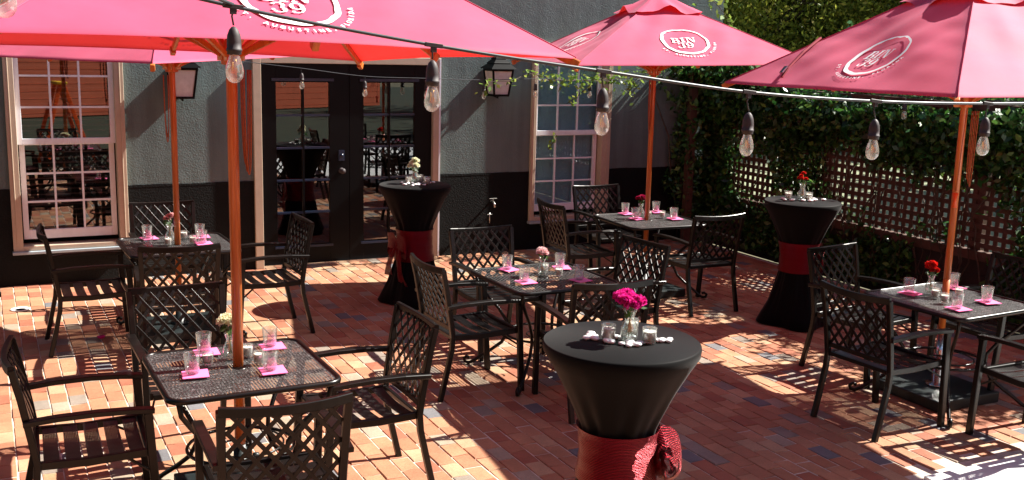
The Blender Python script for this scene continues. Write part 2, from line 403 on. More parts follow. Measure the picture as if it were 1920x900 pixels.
# building ----------------------------------------------------------
bld = empty('restaurant_building', (0, W, 0), 0, 'grey stucco restaurant wall with black painted base, glass doors and two sash windows', 'building')
DZ = .905
LW = (.205, 1.225, .33, 2.36); DO = (2.44, 4.46, 0, 2.165); RW = (5.575, 6.62, .335, 2.36)    # outer trim rectangles x0,x1,z0,z1
XL, XR, ZT, T = -4, 8.19, 6.2, .32
def wallpieces(zlo, zhi, y0, y1):
    m = MB(); cols = [XL, LW[0], LW[1], DO[0], DO[1], RW[0], RW[1], XR]
    for a, b in ((0,1),(2,3),(4,5),(6,7)): m.box(cols[a], cols[b], y0, y1, zlo, zhi)
    for (x0, x1, z0, z1) in (LW, DO, RW):
        if z0 > zlo: m.box(x0, x1, y0, y1, zlo, min(z0, zhi))
        if z1 < zhi: m.box(x0, x1, y0, y1, max(z1, zlo), zhi)
    return m
wallpieces(DZ, ZT, 0, T).build('stucco_wall', M['stucco'], bld)
wallpieces(-.05, DZ, -.004, T-.002).build('painted_base', M['dado'], bld)
for (xa, xb) in ((XL, LW[0]), (LW[1], DO[0]), (DO[1], RW[0]), (RW[1], XR)):
    pm = MB(); V = []; nn = int((xb-xa)/.02); dz_ = -.06 if xa == XL else 0
    for i in range(nn+1):
        x = xa+.001+(xb-xa-.002)*i/nn; h_ = DZ+.004+.007*noise.noise(Vector((x*3, 0, 5)))+.004*noise.noise(Vector((x*22, 0, 2)))
        V += [(x, -.0052, DZ-.02), (x, -.0052, h_), (x, -.0005, h_)]
    F = []
    for i in range(nn): a_ = i*3; F += [(a_, a_+3, a_+4, a_+1), (a_+1, a_+4, a_+5, a_+2)]
    pm.add(V, F); pm.build('paint_edge', M['dado'], bld)
rb = MB(); rb.box(XR-.32, XR-.002, T+.002, 8, -.05, ZT); rb.box(XL, XR, 8, 8.3, -.05, ZT); rb.box(XL, XL+.3, T+.002, 8, -.05, ZT); rb.build('side_wall', M['stucco'], bld)
rf = MB(); rf.box(XL-.3, XR+.3, -.3, 8.6, ZT, ZT+.25); rf.build('roof', M['room'], bld)
fl = MB()
for (x0, x1, z0, z1) in (LW, DO, RW):
    e = .12; fl.add([(x0-e, T+.01, z0-e+.1), (x1+e, T+.01, z0-e+.1), (x1+e, T+.01, z1+e), (x0-e, T+.01, z1+e), (x0-e, 3, z0-e+.1), (x1+e, 3, z0-e+.1), (x1+e, 3, z1+e), (x0-e, 3, z1+e)],
                    [(4,5,6,7), (0,1,5,4), (3,7,6,2), (0,4,7,3), (1,2,6,5)])
fl.build('room_interior', M['room'], bld)

def window(x0, x1, z0, z1, glassy, blind, tw):
    wd = empty('window', (0, 0, 0)); wd.parent = bld
    t = MB()
    t.box(x0, x0+tw[0], -.045, .10, z0, z1); t.box(x1-tw[1], x1, -.045, .10, z0, z1); t.box(x0+tw[0], x1-tw[1], -.043, .10, z1-.08, z1)
    t.box(x0+tw[0], x1-tw[1], -.043, .14, z0, z0+.045)
    for a, b in ((x0+tw[0]*.35, x0+tw[0]*.48), (x1-tw[1]*.48, x1-tw[1]*.35)): t.box(a, b, -.052, -.044, z0+.05, z1-.01)
    t.build('frame', M['trim'], wd, bev=.004)
    s_ = MB(); s_.box(x0-.01, x1+.01, -.075, .02, z0-.028, z0-.001); s_.build('sill', M['sillblue'], wd, bev=.004)
    a0, a1 = x0+tw[0], x1-tw[1]; zm = 1.335; b0 = z0+.095
    for k, (lo, hi, y) in enumerate(((b0, zm+.02, .055), (zm-.02, z1-.08, .015))):
        sa, sb = (a0+.012, a1-.012) if k == 0 else (a0-.003, a1+.003)
        w_ = .048; bot = .085 if k == 0 else .055
        q = MB(); q.box(sa, sa+w_, y, y+.035, lo, hi); q.box(sb-w_, sb, y, y+.035, lo, hi)
        q.box(sa+w_, sb-w_, y, y+.035, lo, lo+bot); q.box(sa+w_, sb-w_, y, y+.035, hi-.05, hi); q.build('sash', M['white'], wd, bev=.003)
        gx0, gx1, gz0, gz1 = sa+w_, sb-w_, lo+bot, hi-.05
        for j in (1, 2):
            xm = gx0+(gx1-gx0)*j/3; q = MB(); q.box(xm-.009, xm+.009, y+.004, y+.030, gz0, gz1); q.build('muntin', M['white'], wd)
        for j in (1, 2):
            zz = gz0+(gz1-gz0)*j/3; q = MB()
            for c in range(3):
                u0_, u1_ = gx0+(gx1-gx0)*c/3+(.009 if c else 0), gx0+(gx1-gx0)*(c+1)/3-(.009 if c < 2 else 0)
                q.box(u0_, u1_, y+.006, y+.028, zz-.009, zz+.009)
            q.build('muntin', M['white'], wd)
        for i in range(3):
            for j in range(3):
                q = MB(); ax, bx = gx0+(gx1-gx0)*i/3, gx0+(gx1-gx0)*(i+1)/3; az, bz = gz0+(gz1-gz0)*j/3, gz0+(gz1-gz0)*(j+1)/3
                tl = random.uniform(-.0006, .0006)
                q.add([(ax, y+.017+tl, az), (bx, y+.017-tl, az), (bx, y+.017-tl, bz), (ax, y+.017+tl, bz)], [(0,1,2,3)]); q.build('pane', M['pane'], wd)
    if blind == 'slats':
        q = MB(); z = b0+.05
        while z < z1-.1:
            q.add([(a0, .135, z), (a1, .135, z), (a1, .150, z+.012), (a0, .150, z+.012)], [(0,1,2,3)]); z += .05
        q.build('blind', M['blind'], wd)
    else:
        q = MB(); q.box(a0+.01, a1-.01, .12, .124, b0+.05, z1-.1); q.build('blind', M['shade'], wd)
    return wd
window(*LW, True, 'slats', (.085, .085))
window(*RW, True, 'shade', (.055, .115))

# french doors
dt = MB(); x0, x1, z0, z1 = DO
dt.box(x0, x0+.082, -.04, .12, 0.002, z1); dt.box(x1-.085, x1, -.04, .12, 0.002, z1); dt.box(x0+.082, x1-.085, -.038, .12, z1-.075, z1)
dt.build('door_frame', M['trim'], bld, bev=.004)
ed = MB(); ed.box(x1-.022, x1-.004, -.046, -.041, .01, z1-.01); ed.build('corner_bead', M['white'], bld)
th = MB(); th.box(x0+.083, x1-.086, -.03, .12, .002, .028); th.build('threshold', M['chrome'], bld)
da, db = x0+.083, x1-.086; mid = (da+db)/2
for (a, b, g0, g1) in ((da+.002, mid-.002, 2.68, 3.235), (mid+.002, db-.002, 3.605, 4.175)):
    dr = empty('door'); dr.parent = bld
    zb, zt = .03, z1-.077; gz0, gz1 = .225, 1.90; y0, y1 = .012, .057
    q = MB(); q.box(a, g0, y0, y1, zb, zt); q.box(g1, b, y0, y1, zb, zt); q.box(g0, g1, y0, y1, zb, gz0); q.box(g0, g1, y0, y1, gz1, zt); q.build('door_leaf', M['door'], dr, bev=.002)
    q = MB(); q.box(g0-.045, g1+.045, y0-.016, y0-.001, gz1+.012, gz1+.04); q.build('drip_strip', M['doorlit'], dr)
    q = MB(); q.box(g0-.03, g1+.03, y0-.012, y0-.001, gz0-.035, gz0-.012); q.build('kick_strip', M['doorlit'], dr)
    xm = (g0+g1)/2; rows = [gz0+(gz1-gz0)*k/5 for k in range(6)]
    q = MB(); q.box(xm-.010, xm+.010, y0-.004, y0+.024, gz0, gz1); q.build('muntin', M['door'], dr)
    for zz in rows[1:-1]:
        q = MB(); q.box(g0, xm-.010, y0-.004, y0+.024, zz-.010, zz+.010); q.box(xm+.010, g1, y0-.004, y0+.024, zz-.010, zz+.010); q.build('muntin', M['doorlit'], dr)
    for i, (u, v) in enumerate(((g0, xm), (xm, g1))):
        for k in range(5):
            q = MB(); q.add([(u, y0+.02, rows[k]), (v, y0+.02, rows[k]), (v, y0+.02, rows[k+1]), (u, y0+.02, rows[k+1])], [(0,1,2,3)]); q.build('pane', M['pane'], dr)
    if g0 < 3:
        def ylathe(mb, prof, c, n=20):
            t_ = MB(); t_.lathe(prof, n); mb.add([(c[0]+p[0], c[1]-p[2], c[2]+p[1]) for p in t_.v], t_.f, True)
        q = MB(); ylathe(q, [(0, .0), (.030, 0), (.030, .006), (.012, .012), (.012, .035), (.026, .045), (.030, .058), (.022, .072), (0, .076)], (3.36, y0, .985)); q.build('knob', M['brass'] if False else M['socket'], dr)
        q = MB(); q.bar([(3.36, y0-.006, 1.09), (3.36, y0-.006, 1.20)], .062, .012, (0, 1, 0)); ylathe(q, [(.018, 0.012), (.018, .028), (0, .03)], (3.36, y0, 1.145)); q.build('deadbolt', M['doorlit'], dr)

# opposite building behind the camera (seen only mirrored in the glass)
ob = empty('red_house', (0, -10, 0), R(-22), 'red clad house across the courtyard mirrored in the glass', 'building')
q = MB(); q.box(-14, 14, -4, 0, 0, 7); q.build('wall', M['redside'], ob)
q = MB()
for k in range(34): q.box(-14, 14, 0, .004, .1+k*.2, .108+k*.2)
q.build('siding_battens', M['redside'], ob)

# ladder (mirrored in the left window)
lad = empty('step_ladder', (1.75, .80, 0), R(80), 'orange step ladder with a yellow top mirrored in the left window', 'ladder')
def rail(x0, y0, x1, y1): return MB().bar([(x0, y0, 0), (x1, y1, 1.32)], .035, .06, (0, 1, 0))
for s in (-1, 1):
    rail(s*.27, .0, s*.15, .38).build('front_rail', M['ladder'], lad); rail(s*.29, .80, s*.15, .44).build('rear_rail', M['ladder'], lad)
for k in range(4):
    z = .26+k*.26; t_ = z/1.32; q = MB(); q.box(-.26+.11*t_, .26-.11*t_, .38*t_-.03, .38*t_+.06, z, z+.02); q.build('step', M['chrome'], lad)
q = MB(); q.box(-.2, .2, .33, .50, 1.32, 1.365); q.build('top_cap', M['yellow'], lad, bev=.01)

lad.scale = (1.08,)*3
# wall lanterns -------------------------------------------------------
def lantern():
    L = empty('wall_lantern', (0, 0, 0)); tag(L, 'black wall lantern', 'lantern', 'wall lanterns')
    def fr(z, w_): return [(-w_, -w_, z), (w_, -w_, z), (w_, w_, z), (-w_, w_, z)]
    q = MB(); q.box(-.05, .05, .165, .20, .02, .32); q.build('back_plate', M['door'], L, bev=.004)
    q = MB(); q.tube([(0, .17, .30), (0, .12, .44), (0, .02, .47), (0, -.02, .44), (0, 0, .415)], .008)
    q.tube([(0, .17, .1), (.0, .10, -.02), (0, 0, -.03), (0, 0, .0)], .008)
    q.tube([(0+.028*math.cos(a), -.005, .445+.028*math.sin(a)) for a in np.linspace(0, 5.4, 14)], .005, up=(0, 1, 0)); q.build('bracket', M['door'], L)
    q = MB(); ro = [(0.0, .135), (.285, .135)]
    lo, hi = .085, .118
    for sx, sy_ in ((-1,-1),(1,-1),(1,1),(-1,1)): q.bar([(sx*lo, sy_*lo, 0), (sx*hi, sy_*hi, .27)], .019, .019, (0, 1, 0))
    for z, w_ in ((0, lo), (.27, hi)):
        c = fr(z, w_)
        for i in range(4): q.bar([c[i], c[(i+1) % 4]], .022, .022)
    q.add(fr(.0, lo), [(0, 3, 2, 1)]); q.build('cage', M['door'], L)
    for i in range(4):
        a, b = fr(.006, lo-.004), fr(.266, hi-.004); j = (i+1) % 4
        q = MB(); q.add([a[i], a[j], b[j], b[i]], [(0,1,2,3)]); q.build('glass_panel', M['lampglass'], L)
    q = MB()
    prof = [(.282, .150), (.292, .145), (.335, .095), (.345, .098), (.352, .092), (.385, .058), (.392, .062), (.405, .055), (.410, .0)]
    V = []
    for z, w_ in prof: V += fr(z, max(w_, .001))
    F = [(3, 2, 1, 0)]
    for k in range(len(prof)-1):
        for i in range(4): j = (i+1) % 4; F.append((k*4+i, k*4+j, k*4+4+j, k*4+4+i))
    q.add(V, F); q.build('roof', M['door'], L)
    return L
PL = Proto(lantern())
PL.put((5.06, W-.205, 1.785), 0, 'black wall lantern right of the glass doors with vine leaves across it')
PL.put((1.735, W-.205, 1.76), 0, 'black wall lantern beside the rear left umbrella pole')

# faucet, pipe cap, drain ring, petal, post ----------------------------
fa = empty('garden_faucet', (5.10, W, .585), 0, 'small metal garden faucet with cross handle low on the black wall base', 'faucet')
q = MB(); q.tube([(0, -.002, 0), (0, -.07, 0), (0, -.10, -.02), (0, -.11, -.055)], .012, up=(1, 0, 0)); q.build('spout', M['brass'], fa)
q = MB(); q.bar([(-.045, -.06, .038), (.045, -.06, .038)], .012, .008); q.tube([(0, -.06, 0), (0, -.06, .04)], .005, up=(1, 0, 0)); q.build('handle', M['brass'], fa)
pc = empty('vent_pipe', (5.08, W, .437), 0, 'short metal pipe stub under the garden faucet', 'pipe')
q = MB(); q.bar([(-.03, -.02, 0), (.03, -.02, 0)], .012, .01); q.tube([(0, -.02, -.1), (0, -.02, .02)], .005, up=(1, 0, 0)); q.build('pipe', M['brass'], pc)
q = MB(); q.lathe([(.045, 0), (.052, .006), (.075, .008), (.082, 0)], 32); o = q.build('drain_cover', M['shirt'], loc=(.209, 9.707, .003)); tag(o, 'small white round drain ring set in the bricks below the left window', 'drain cover')
q = MB(); q.lathe([(.0, .0), (.02, .004), (.03, .016), (.022, .024), (0, .022)], 9, smooth=True, fn=lambda r_, z, a: r_*(1+.25*math.sin(3*a))); o = q.build('fallen_petal', M['magenta'], loc=(.742, 8.525, .004)); tag(o, 'magenta flower head fallen on the bricks at the left', 'petal')
q = MB(); q.box(-.022, .022, -.022, .022, .02, .40); o = empty('white_post', (.04, 10.30, 0), 0, 'short white post at the left edge by the wall', 'post'); q.build('shaft', M['white'], o)
q = MB(); q.box(-.035, .035, -.035, .035, 0, .03); q.build('foot', M['door'], o)

# ================================================================== LATTICE FENCE
FX = 8.05
fen = empty('lattice_fence', (FX, 0, 0), 0, 'dark stained lattice fence along the right side of the patio', 'fence')
FY0, FY1, FZ0, FZ1 = 4.55, 10.64, .60, 1.86
y = FY0+.05
vs = MB(); vs.box(-.004, .004, -.0235, .0235, 0, FZ1-FZ0); vme = vs.mesh('lattice_slat', M['fence'])
while y < FY1-.02:
    o = bpy.data.objects.new('lattice_slat', vme); link(o, fen); o.location = (.006, y+random.uniform(-.003, .003), FZ0); y += .0888
hs = MB(); hs.box(-.004, .004, FY0, FY1, -.0225, .0225); hme = hs.mesh('lattice_slat', M['fence'])
z = FZ0+.05
while z < FZ1:
    o = bpy.data.objects.new('lattice_slat', hme); link(o, fen); o.location = (-.004, 0, z+random.uniform(-.002, .002)); z += .086
for py in (4.6, 6.6, 8.6, 10.55):
    q = MB(); q.box(-.045, .045, -.045, .045, -.05, 1.95); q.build('fence_post', M['fence'], fen, loc=(.062, py, 0))
q = MB(); q.box(-.03, .05, FY0, FY1, FZ0-.09, FZ0-.004); q.box(-.03, .05, FY0, FY1, FZ1, FZ1+.06); q.build('rail', M['fence'], fen)
q = MB(); q.box(.021, .03, FY0, FY1, -.05, .51); q.build('backing_board', M['kick'], fen)
for k in range(4):
    q = MB(); q.box(.0, .02, FY0, FY1, -.03+k*.136, .103+k*.136); q.build('kick_board', M['kick'], fen)

# vines on the fence ----------------------------------------------------
def dens(y, z):
    n = noise.noise(Vector((y*1.05+3, z*1.5, .3)))+.5*noise.noise(Vector((y*3.1, z*3.3, 4.2)))
    d = .34+n*1.05
    d += 1.3*max(0, (z-1.52))/.30
    d += .9*max(0, (y-9.75))/.6
    d += .8*max(0, .85-z)*(1 if y < 6.4 else 0)
    d += .15*math.exp(-((y-5.9)/.5)**2)
    d -= .40*math.exp(-((y-7.3)/.8)**2-((z-.95)/.40)**2)
    d += .40*math.exp(-((y-8.7)/.4)**2)
    return max(0, min(1, d))
pts = []
N = 190000
for i in range(N):
    y = random.uniform(4.4, 10.64); z = random.uniform(.05, 2.42) if random.random() < .75 else random.uniform(1.3, 2.40)
    top = 1.86+.12*noise.noise(Vector((y*2.2, 0, 9)))+.42*max(0, min(1, (y-8.6)/.9))
    if z > top: continue
    if random.random() > dens(y, z)**1.6: continue
    th_ = .05+.22*min(1, max(0, (z-1.3)))
    x = FX-.03-abs(random.gauss(0, th_)) if random.random() < .72 else FX+.03+abs(random.gauss(0, .05+.10*max(0, z-1.4)))
    pts.append((x, y, z))
    if len(pts) > 60000: break
for i in range(11000):  # unseen leaves added above the fence to dapple the floor with shade
    y = random.uniform(4.2, 8.6); z = random.uniform(1.8, 2.65)
    if noise.noise(Vector((y*1.7, z*1.7, 7)))+.45 < random.uniform(0, .9): continue
    pts.append((FX+random.uniform(0, .9), y, z))
vine = empty('climbing_vine', (FX, 6.5, 0), 0, 'dense dark green climbing vine covering the lattice fence', 'vine')
o = leaves(np.array(pts)-np.array([FX, 6.5, 0]), .042, M['vine'], 'foliage', vine, jitter=.55); o['kind'] = 'stuff'
q = MB()
for k in range(34):
    y = random.uniform(4.6, 10.5); p = [(FX-.03, y, 0)]; z = 0
    while z < 1.7: z += .16; y += random.uniform(-.10, .10); p.append((FX-.03-random.uniform(0, .05), min(y, 10.5), z))
    q.tube([(a-FX, b-6.5, c) for a, b, c in p], random.uniform(.004, .010), 5)
q.build('vine_stem', M['bark'], vine)['kind'] = 'stuff'
# the clump that hides the inner corner
pts = []
for i in range(17000):
    x = random.uniform(6.95, 8.15); z = random.uniform(.0, 2.32); y = W-.06-abs(random.gauss(0, .16))
    edge = 7.50-.55*max(0, (z-1.55))+.22*noise.noise(Vector((z*2.1, 3, 0)))
    if x < edge+random.uniform(-.12, .22): continue
    if z < .5 and random.random() < .5: continue
    if noise.noise(Vector((x*4, z*4, 1)))+.35 < random.uniform(0, .5): continue
    pts.append((x, y, z))
cl = empty('corner_vine', (7.6, W-.1, 0), 0, 'dark climbing vine in the corner where the wall meets the fence', 'vine')
o = leaves(np.array(pts)-np.array([7.6, W-.1, 0]), .042, M['vine'], 'foliage', cl); o['kind'] = 'stuff'
q = MB(); q.tube([(0, 0, 0), (.05, .02, .6), (-.04, 0, 1.2), (.06, 0, 1.8), (0, 0, 2.2)], .018, 6); q.tube([(.1, 0, 0), (-.1, .02, .7), (-.2, 0, 1.3), (-.5, 0, 1.9)], .010, 6); q.build('vine_stem', M['bark'], cl)['kind'] = 'stuff'
q = MB(); q.box(-.045, .045, -.04, .04, 0, 2.2); o = q.build('timber_post', M['fence'], loc=(7.62, 10.42, 0)); tag(o, 'brown timber post in the corner behind the rear umbrella', 'post')

# ================================================================== TREES
def tree(name, loc, h, rad, m, n, lab, trunk=.16, base=.3, leaf=.085, ncl=110, seed=1, flat=.8):
    rnd = random.Random(seed); t = empty(name, loc, 0, lab, 'tree', 'trees beyond the fence')
    q = MB(); q.tube([(0, 0, -.1), (.1, .05, h*.2), (.0, .12, h*.4), (.1, .1, h*.62)], trunk, 9, scale=[1.2, .9, .75, .4]); q.build('trunk', M['bark'], t)
    q = MB(); cen = []
    for k in range(ncl):
        u = rnd.uniform(0, 2*PI); v = rnd.uniform(-1, 1); s = rnd.uniform(.45, 1)**.5
        c = Vector((math.cos(u)*math.sqrt(1-v*v)*s*rad, math.sin(u)*math.sqrt(1-v*v)*s*rad, h*(base+(1-base)/2)+v*s*h*(1-base)/2*1.0))
        cen.append(c)
        if k % 5 == 0:
            st = Vector((0.05, .1, h*rnd.uniform(.25, .55))); q.tube([st, (st+c)/2+Vector((0, 0, .2)), c], .04, 5, scale=[1, .6, .2])
    q.build('limbs', M['bark'], t)
    per = n//ncl; C = []
    for c in cen:
        s = rnd.uniform(.22, .5)*rad*.42
        C.append(np.random.normal(size=(per, 3))*np.array([s, s, s*flat])+np.array(c))
    o = leaves(np.concatenate(C), leaf, m, 'crown', t, aspect=2.0, droop=.6); o['kind'] = 'stuff'
    return t
tree('oak_tree', (17.6, 21.2, 0), 8.6, 3.3, M['tree'], 64000, 'yellow green sunlit tree just right of the building corner', seed=3, base=.10, leaf=.062, ncl=170)
tree('oak_tree', (21.2, 21.4, 0), 8.6, 3.0, M['tree'], 52000, 'loose yellow green tree in the gap between the rear and right umbrellas', seed=4, base=.10, leaf=.062, ncl=150)
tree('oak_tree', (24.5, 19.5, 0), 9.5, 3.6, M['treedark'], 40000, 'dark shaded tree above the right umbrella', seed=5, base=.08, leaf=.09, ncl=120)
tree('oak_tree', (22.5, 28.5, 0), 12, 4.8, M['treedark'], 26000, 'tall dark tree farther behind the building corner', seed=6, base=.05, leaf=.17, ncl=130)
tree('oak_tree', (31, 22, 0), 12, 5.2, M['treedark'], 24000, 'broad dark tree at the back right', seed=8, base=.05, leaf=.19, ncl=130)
for i_, (tx_, ty_, th_) in enumerate(((24, 8, 12), (22, -2, 11), (26, -12, 13), (-13, -3, 12), (-15, 6, 12), (-10, -14, 12))):  # unseen trees added to screen off skylight and deepen the patio shade
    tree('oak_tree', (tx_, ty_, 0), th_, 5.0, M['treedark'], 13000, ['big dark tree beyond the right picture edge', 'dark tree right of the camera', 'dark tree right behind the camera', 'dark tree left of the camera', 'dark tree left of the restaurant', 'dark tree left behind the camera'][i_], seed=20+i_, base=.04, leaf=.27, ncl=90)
# far wood: one mass
C = []
for k in range(300):
    a = R(random.uniform(8, 75)); d = random.uniform(34, 48); c = np.array([math.sin(a)*d*1.0, math.cos(a)*d*1.0, random.uniform(0, 11)])
    C.append(np.random.normal(size=(110, 3))*1.1+c)
o = leaves(np.concatenate(C), .55, M['treedark'], 'far_wood'); tag(o, 'far dark woodland closing the view beyond the garden', kind='stuff')

# ================================================================== CHAIRS
def chair():
    c = empty('patio_chair'); tag(c, 'black metal patio chair with a lattice back', 'chair', 'lattice back patio chairs')
    m = M['metal']
    # rear legs rise into the back posts
    def post(s): return [(s*.250, -.300, .0), (s*.250, -.262, .16), (s*.250, -.222, .34), (s*.250, -.215, .43), (s*.252, -.232, .55), (s*.257, -.266, .75), (s*.262, -.296, .89)]
    for s in (-1, 1): MB().bar(post(s), .034, .032, (0, 1, 0)).build('rear_leg', m, c)
    for s in (-1, 1): MB().bar([(s*.262, .300, 0), (s*.266, .285, .25), (s*.270, .272, .45), (s*.272, .262, .628)], .034, .040, (0, 1, 0)).build('front_leg', m, c)
    for s in (-1, 1):
        MB().bar([(s*.268, -.262, .640), (s*.274, -.12, .652), (s*.276, .05, .655), (s*.275, .18, .650), (s*.272, .290, .640)], .048, .024, (0, 0, 1)).build('armrest', m, c)
    q = MB(); xs = np.linspace(-.272, .272, 9); q.bar([(x, -.298-.030*(1-(x/.272)**2), .888-.012*(1-(x/.272)**2)) for x in xs], .024, .042, (0, 0, 1)); q.build('top_rail', m, c)
    # lattice panel, following the rake and the curve of the back
    def back(x, z):
        k = (z-.46)/.43; y = -.216-.028*k-.056*k*k; return (x, y-.020*(1-(x/.25)**2)*(.35+.65*k), z)
    q = MB(); zl, zh, xw = .485, .870, .239
    xs = np.linspace(-xw, xw, 7); q.bar([back(x, zl) for x in xs], .016, .030)
    sl_ = .80; step = .0775
    for sg in (-1, 1):
        for k in range(-6, 8):
            x0_ = -xw+k*step; seg = []
            for t_ in np.linspace(0, 1, 9):
                z = zl+(zh-zl)*t_; x = (x0_+(z-zl)*sl_)*sg
                seg.append((x, z))
            # clip
            out = [(x, z) for x, z in seg if abs(x) <= xw+.001]
            # add exact border crossing
            for (xa, za), (xb, zb) in zip(seg, seg[1:]):
                for bx in (-xw, xw):
                    if (xa-bx)*(xb-bx) < 0:
                        tt = (bx-xa)/(xb-xa); out.append((bx, za+(zb-za)*tt))
            out = sorted(set((round(a, 4), round(b, 4)) for a, b in out), key=lambda p: p[1])
            if len(out) >= 2 and out[-1][1]-out[0][1] > .02:
                dy = .0007*sg; q.bar([(p[0], p[1]+dy, p[2]) for p in (back(x, z) for x, z in out)], .0185, .006, (0, 1, 0))
    q.build('back_lattice', m, c)
    # seat frame
    q = MB()
    for s in (-1, 1): q.bar([(s*.238, -.215, .425), (s*.240, .0, .418), (s*.245, .262, .430)], .024, .038)
    q.bar([(-.232, .262, .428), (.232, .262, .428)], .028, .034); q.bar([(-.230, -.212, .424), (.230, -.212, .424)], .022, .026)
    for s in (-1, 1): q.bar([(s*.250, .272, .33), (s*.20, .15, .412)], .010, .012)
    q.build('seat_frame', m, c)
    ys = [-.155, -.062, .031, .124, .212]
    for k, y in enumerate(ys):
        q = MB(); xs = np.linspace(-.229, .229, 7); v = []; F = []
        w_ = .0335 if k < 4 else .032
        for x in xs:
            z = .436-.012*(1-(x/.23)**2)+(.0 if k < 4 else .002)
            v += [(x, y-w_, z), (x, y+w_, z), (x, y+w_, z-.004), (x, y-w_, z-.004)]
        for i in range(6):
            a = i*4; b = a+4
            F += [(a, b, b+1, a+1), (a+1, b+1, b+2, a+2), (a+2, b+2, b+3, a+3), (a+3, b+3, b, a)]
        F += [(0, 1, 2, 3), (27, 26, 25, 24)]
        q.add(v, F); q.build('seat_slat', M['slatmesh'], c)
    return c
PC = Proto(chair())
def put_chair(mx, my, deg, label):
    """mx,my: middle of the top rail; deg: heading of the front (0 = +Y, counter-clockwise)"""
    a = R(deg); x = mx-math.sin(a)*.30; y = my+math.cos(a)*.30
    return PC.put((x, y, 0), a, label)
E = [
 (.06, 5.19, -92, 'black chair seen from its side, left of the front left table'),
 (.965, 6.27, 181, 'grey lit lattice-back chair behind the front left table, facing the camera'),
 (2.04, 5.16, 91, 'black lattice-back chair right of the front left table, its seat in sun'),
 (1.04, 4.05, -2, 'nearest lattice-back chair, back turned, in front of the front left table'),
 (1.38, 9.56, 179, 'grey lit lattice-back chair against the wall behind the rear left table'),
 (2.30, 8.36, 92, 'black lattice-back chair right of the rear left table, in front of the glass doors'),
 (1.19, 7.50, -6, 'brown black lattice-back chair in front of the rear left table, back turned'),
 (.36, 8.42, -90, 'black chair seen from its side below the left window, open slats in its seat'),
 (2.61, 6.43, -89, 'brown lit lattice-back chair left of the middle table'),
 (3.51, 7.51, 180, 'blue black lattice-back chair behind the middle table, facing the camera'),
 (4.45, 6.58, 97, 'black lattice-back chair right of the middle table, turned slightly away'),
 (3.47, 5.46, -6, 'black lattice-back chair just behind the front cocktail table, back turned'),
 (4.69, 8.53, -93, 'brown black lattice-back chair left of the rear right table, before the right window'),
 (5.74, 9.46, 178, 'blue black lattice-back chair under the right window behind the rear right table'),
 (5.79, 7.42, 0, 'shaded black chair in front of the rear right table with a thin lit top rail'),
 (4.77, 4.74, -86, 'black lattice-back chair left of the right table with its back to the cocktail table'),
 (5.70, 5.93, 188, 'shaded lattice-back chair behind the right table beside the rear cocktail table'),
 (5.72, 3.76, 0, 'black chair cut by the right picture edge in front of the right table'),
 (6.72, 5.05, 92, 'dark lattice-back chair at the right edge, between the right table and the vines'),
]
for e in E: put_chair(*e)

# ================================================================== DINING TABLES
def rrect(hx, hy, r_, n=6):
    p = []
    for (cx_, cy_, a0) in ((hx-r_, hy-r_, 0), (-hx+r_, hy-r_, 90), (-hx+r_, -hy+r_, 180), (hx-r_, -hy+r_, 270)):
        for k in range(n+1): a = R(a0+90*k/n); p.append((cx_+r_*math.cos(a), cy_+r_*math.sin(a)))
    return p
def table(mm):
    t = empty('dining_table'); tag(t, 'square black mesh-top patio table', 'table', 'square patio dining tables')
    H = .72; h = .405
    o = rrect(h-.006, h-.006, .07); n = len(o)
    q = MB(); q.add([(x, y, H-.008) for x, y in o], [tuple(range(n))]); q.build('mesh_top', mm, t)
    q = MB(); q.sweep([(x, y, H-.012) for x, y in rrect(h, h, .075)], [(-.011, -.013), (.011, -.013), (.013, .0), (.008, .012), (-.008, .012), (-.013, .0)], closed=True, smooth=True); q.build('rim', M['metal'], t)
    q = MB()
    for s in (-.16, .16): q.bar([(-h+.015, s, H-.022), (h-.015, s, H-.022)], .018, .018); q.bar([(s, -h+.015, H-.0225), (s, h-.015, H-.0225)], .016, .016)
    q.lathe([(.030, H-.04), (.036, H-.04), (.036, H-.006), (.030, H-.006)], 20); q.build('under_frame', M['metal'], t)
    for sx, sy_ in ((-1,-1),(1,-1),(1,1),(-1,1)):
        p = [(.365, .700), (.350, .62), (.300, .54), (.235, .45), (.190, .36), (.185, .28), (.215, .20), (.275, .13), (.330, .075), (.365, .035), (.395, .012), (.415, .020), (.420, .045), (.405, .060), (.388, .052)]
        q = MB(); q.tube([(sx*a, sy_*a, z) for a, z in p], .0125, 8, up=(sx, -sy_, 0)); q.build('leg', M['metal'], t)
    q = MB(); q.tube([(.265*math.cos(a), .265*math.sin(a), .30) for a in np.linspace(0, 2*PI, 33)[:-1]], .009, 6, closed=True)
    q.tube([((.03+.030*a)*math.cos(a), (.03+.030*a)*math.sin(a), .30) for a in np.linspace(0, 7.6, 30)], .006, 5); q.build('ring_stretcher', M['metal'], t)
    return t
PT = Proto(table(M['meshtop'])); PT2 = Proto(table(M['linetop']))
TB = {'T1': (1.09, 5.165, 'front left table'), 'T4': (1.34, 8.53, 'rear left table'), 'T2': (3.53, 6.48, 'middle table'), 'T3': (5.68, 8.36, 'rear right table'), 'T5': (5.80, 4.90, 'right table')}
PT.put((TB['T1'][0], TB['T1'][1], 0), R(1), 'black mesh-top table at the front left around the nearest umbrella pole')
PT.put((TB['T4'][0], TB['T4'][1], 0), R(2), 'black mesh-top table at the rear left below the window')
PT2.put((TB['T2'][0], TB['T2'][1], 0), R(1), 'black slotted-top table in the middle of the patio, without an umbrella')
PT.put((TB['T3'][0], TB['T3'][1], 0), R(-3), 'black mesh-top table in shade before the corner of the wall and fence')
PT.put((TB['T5'][0], TB['T5'][1], 0), R(3), 'black mesh-top table at the right under the right umbrella')

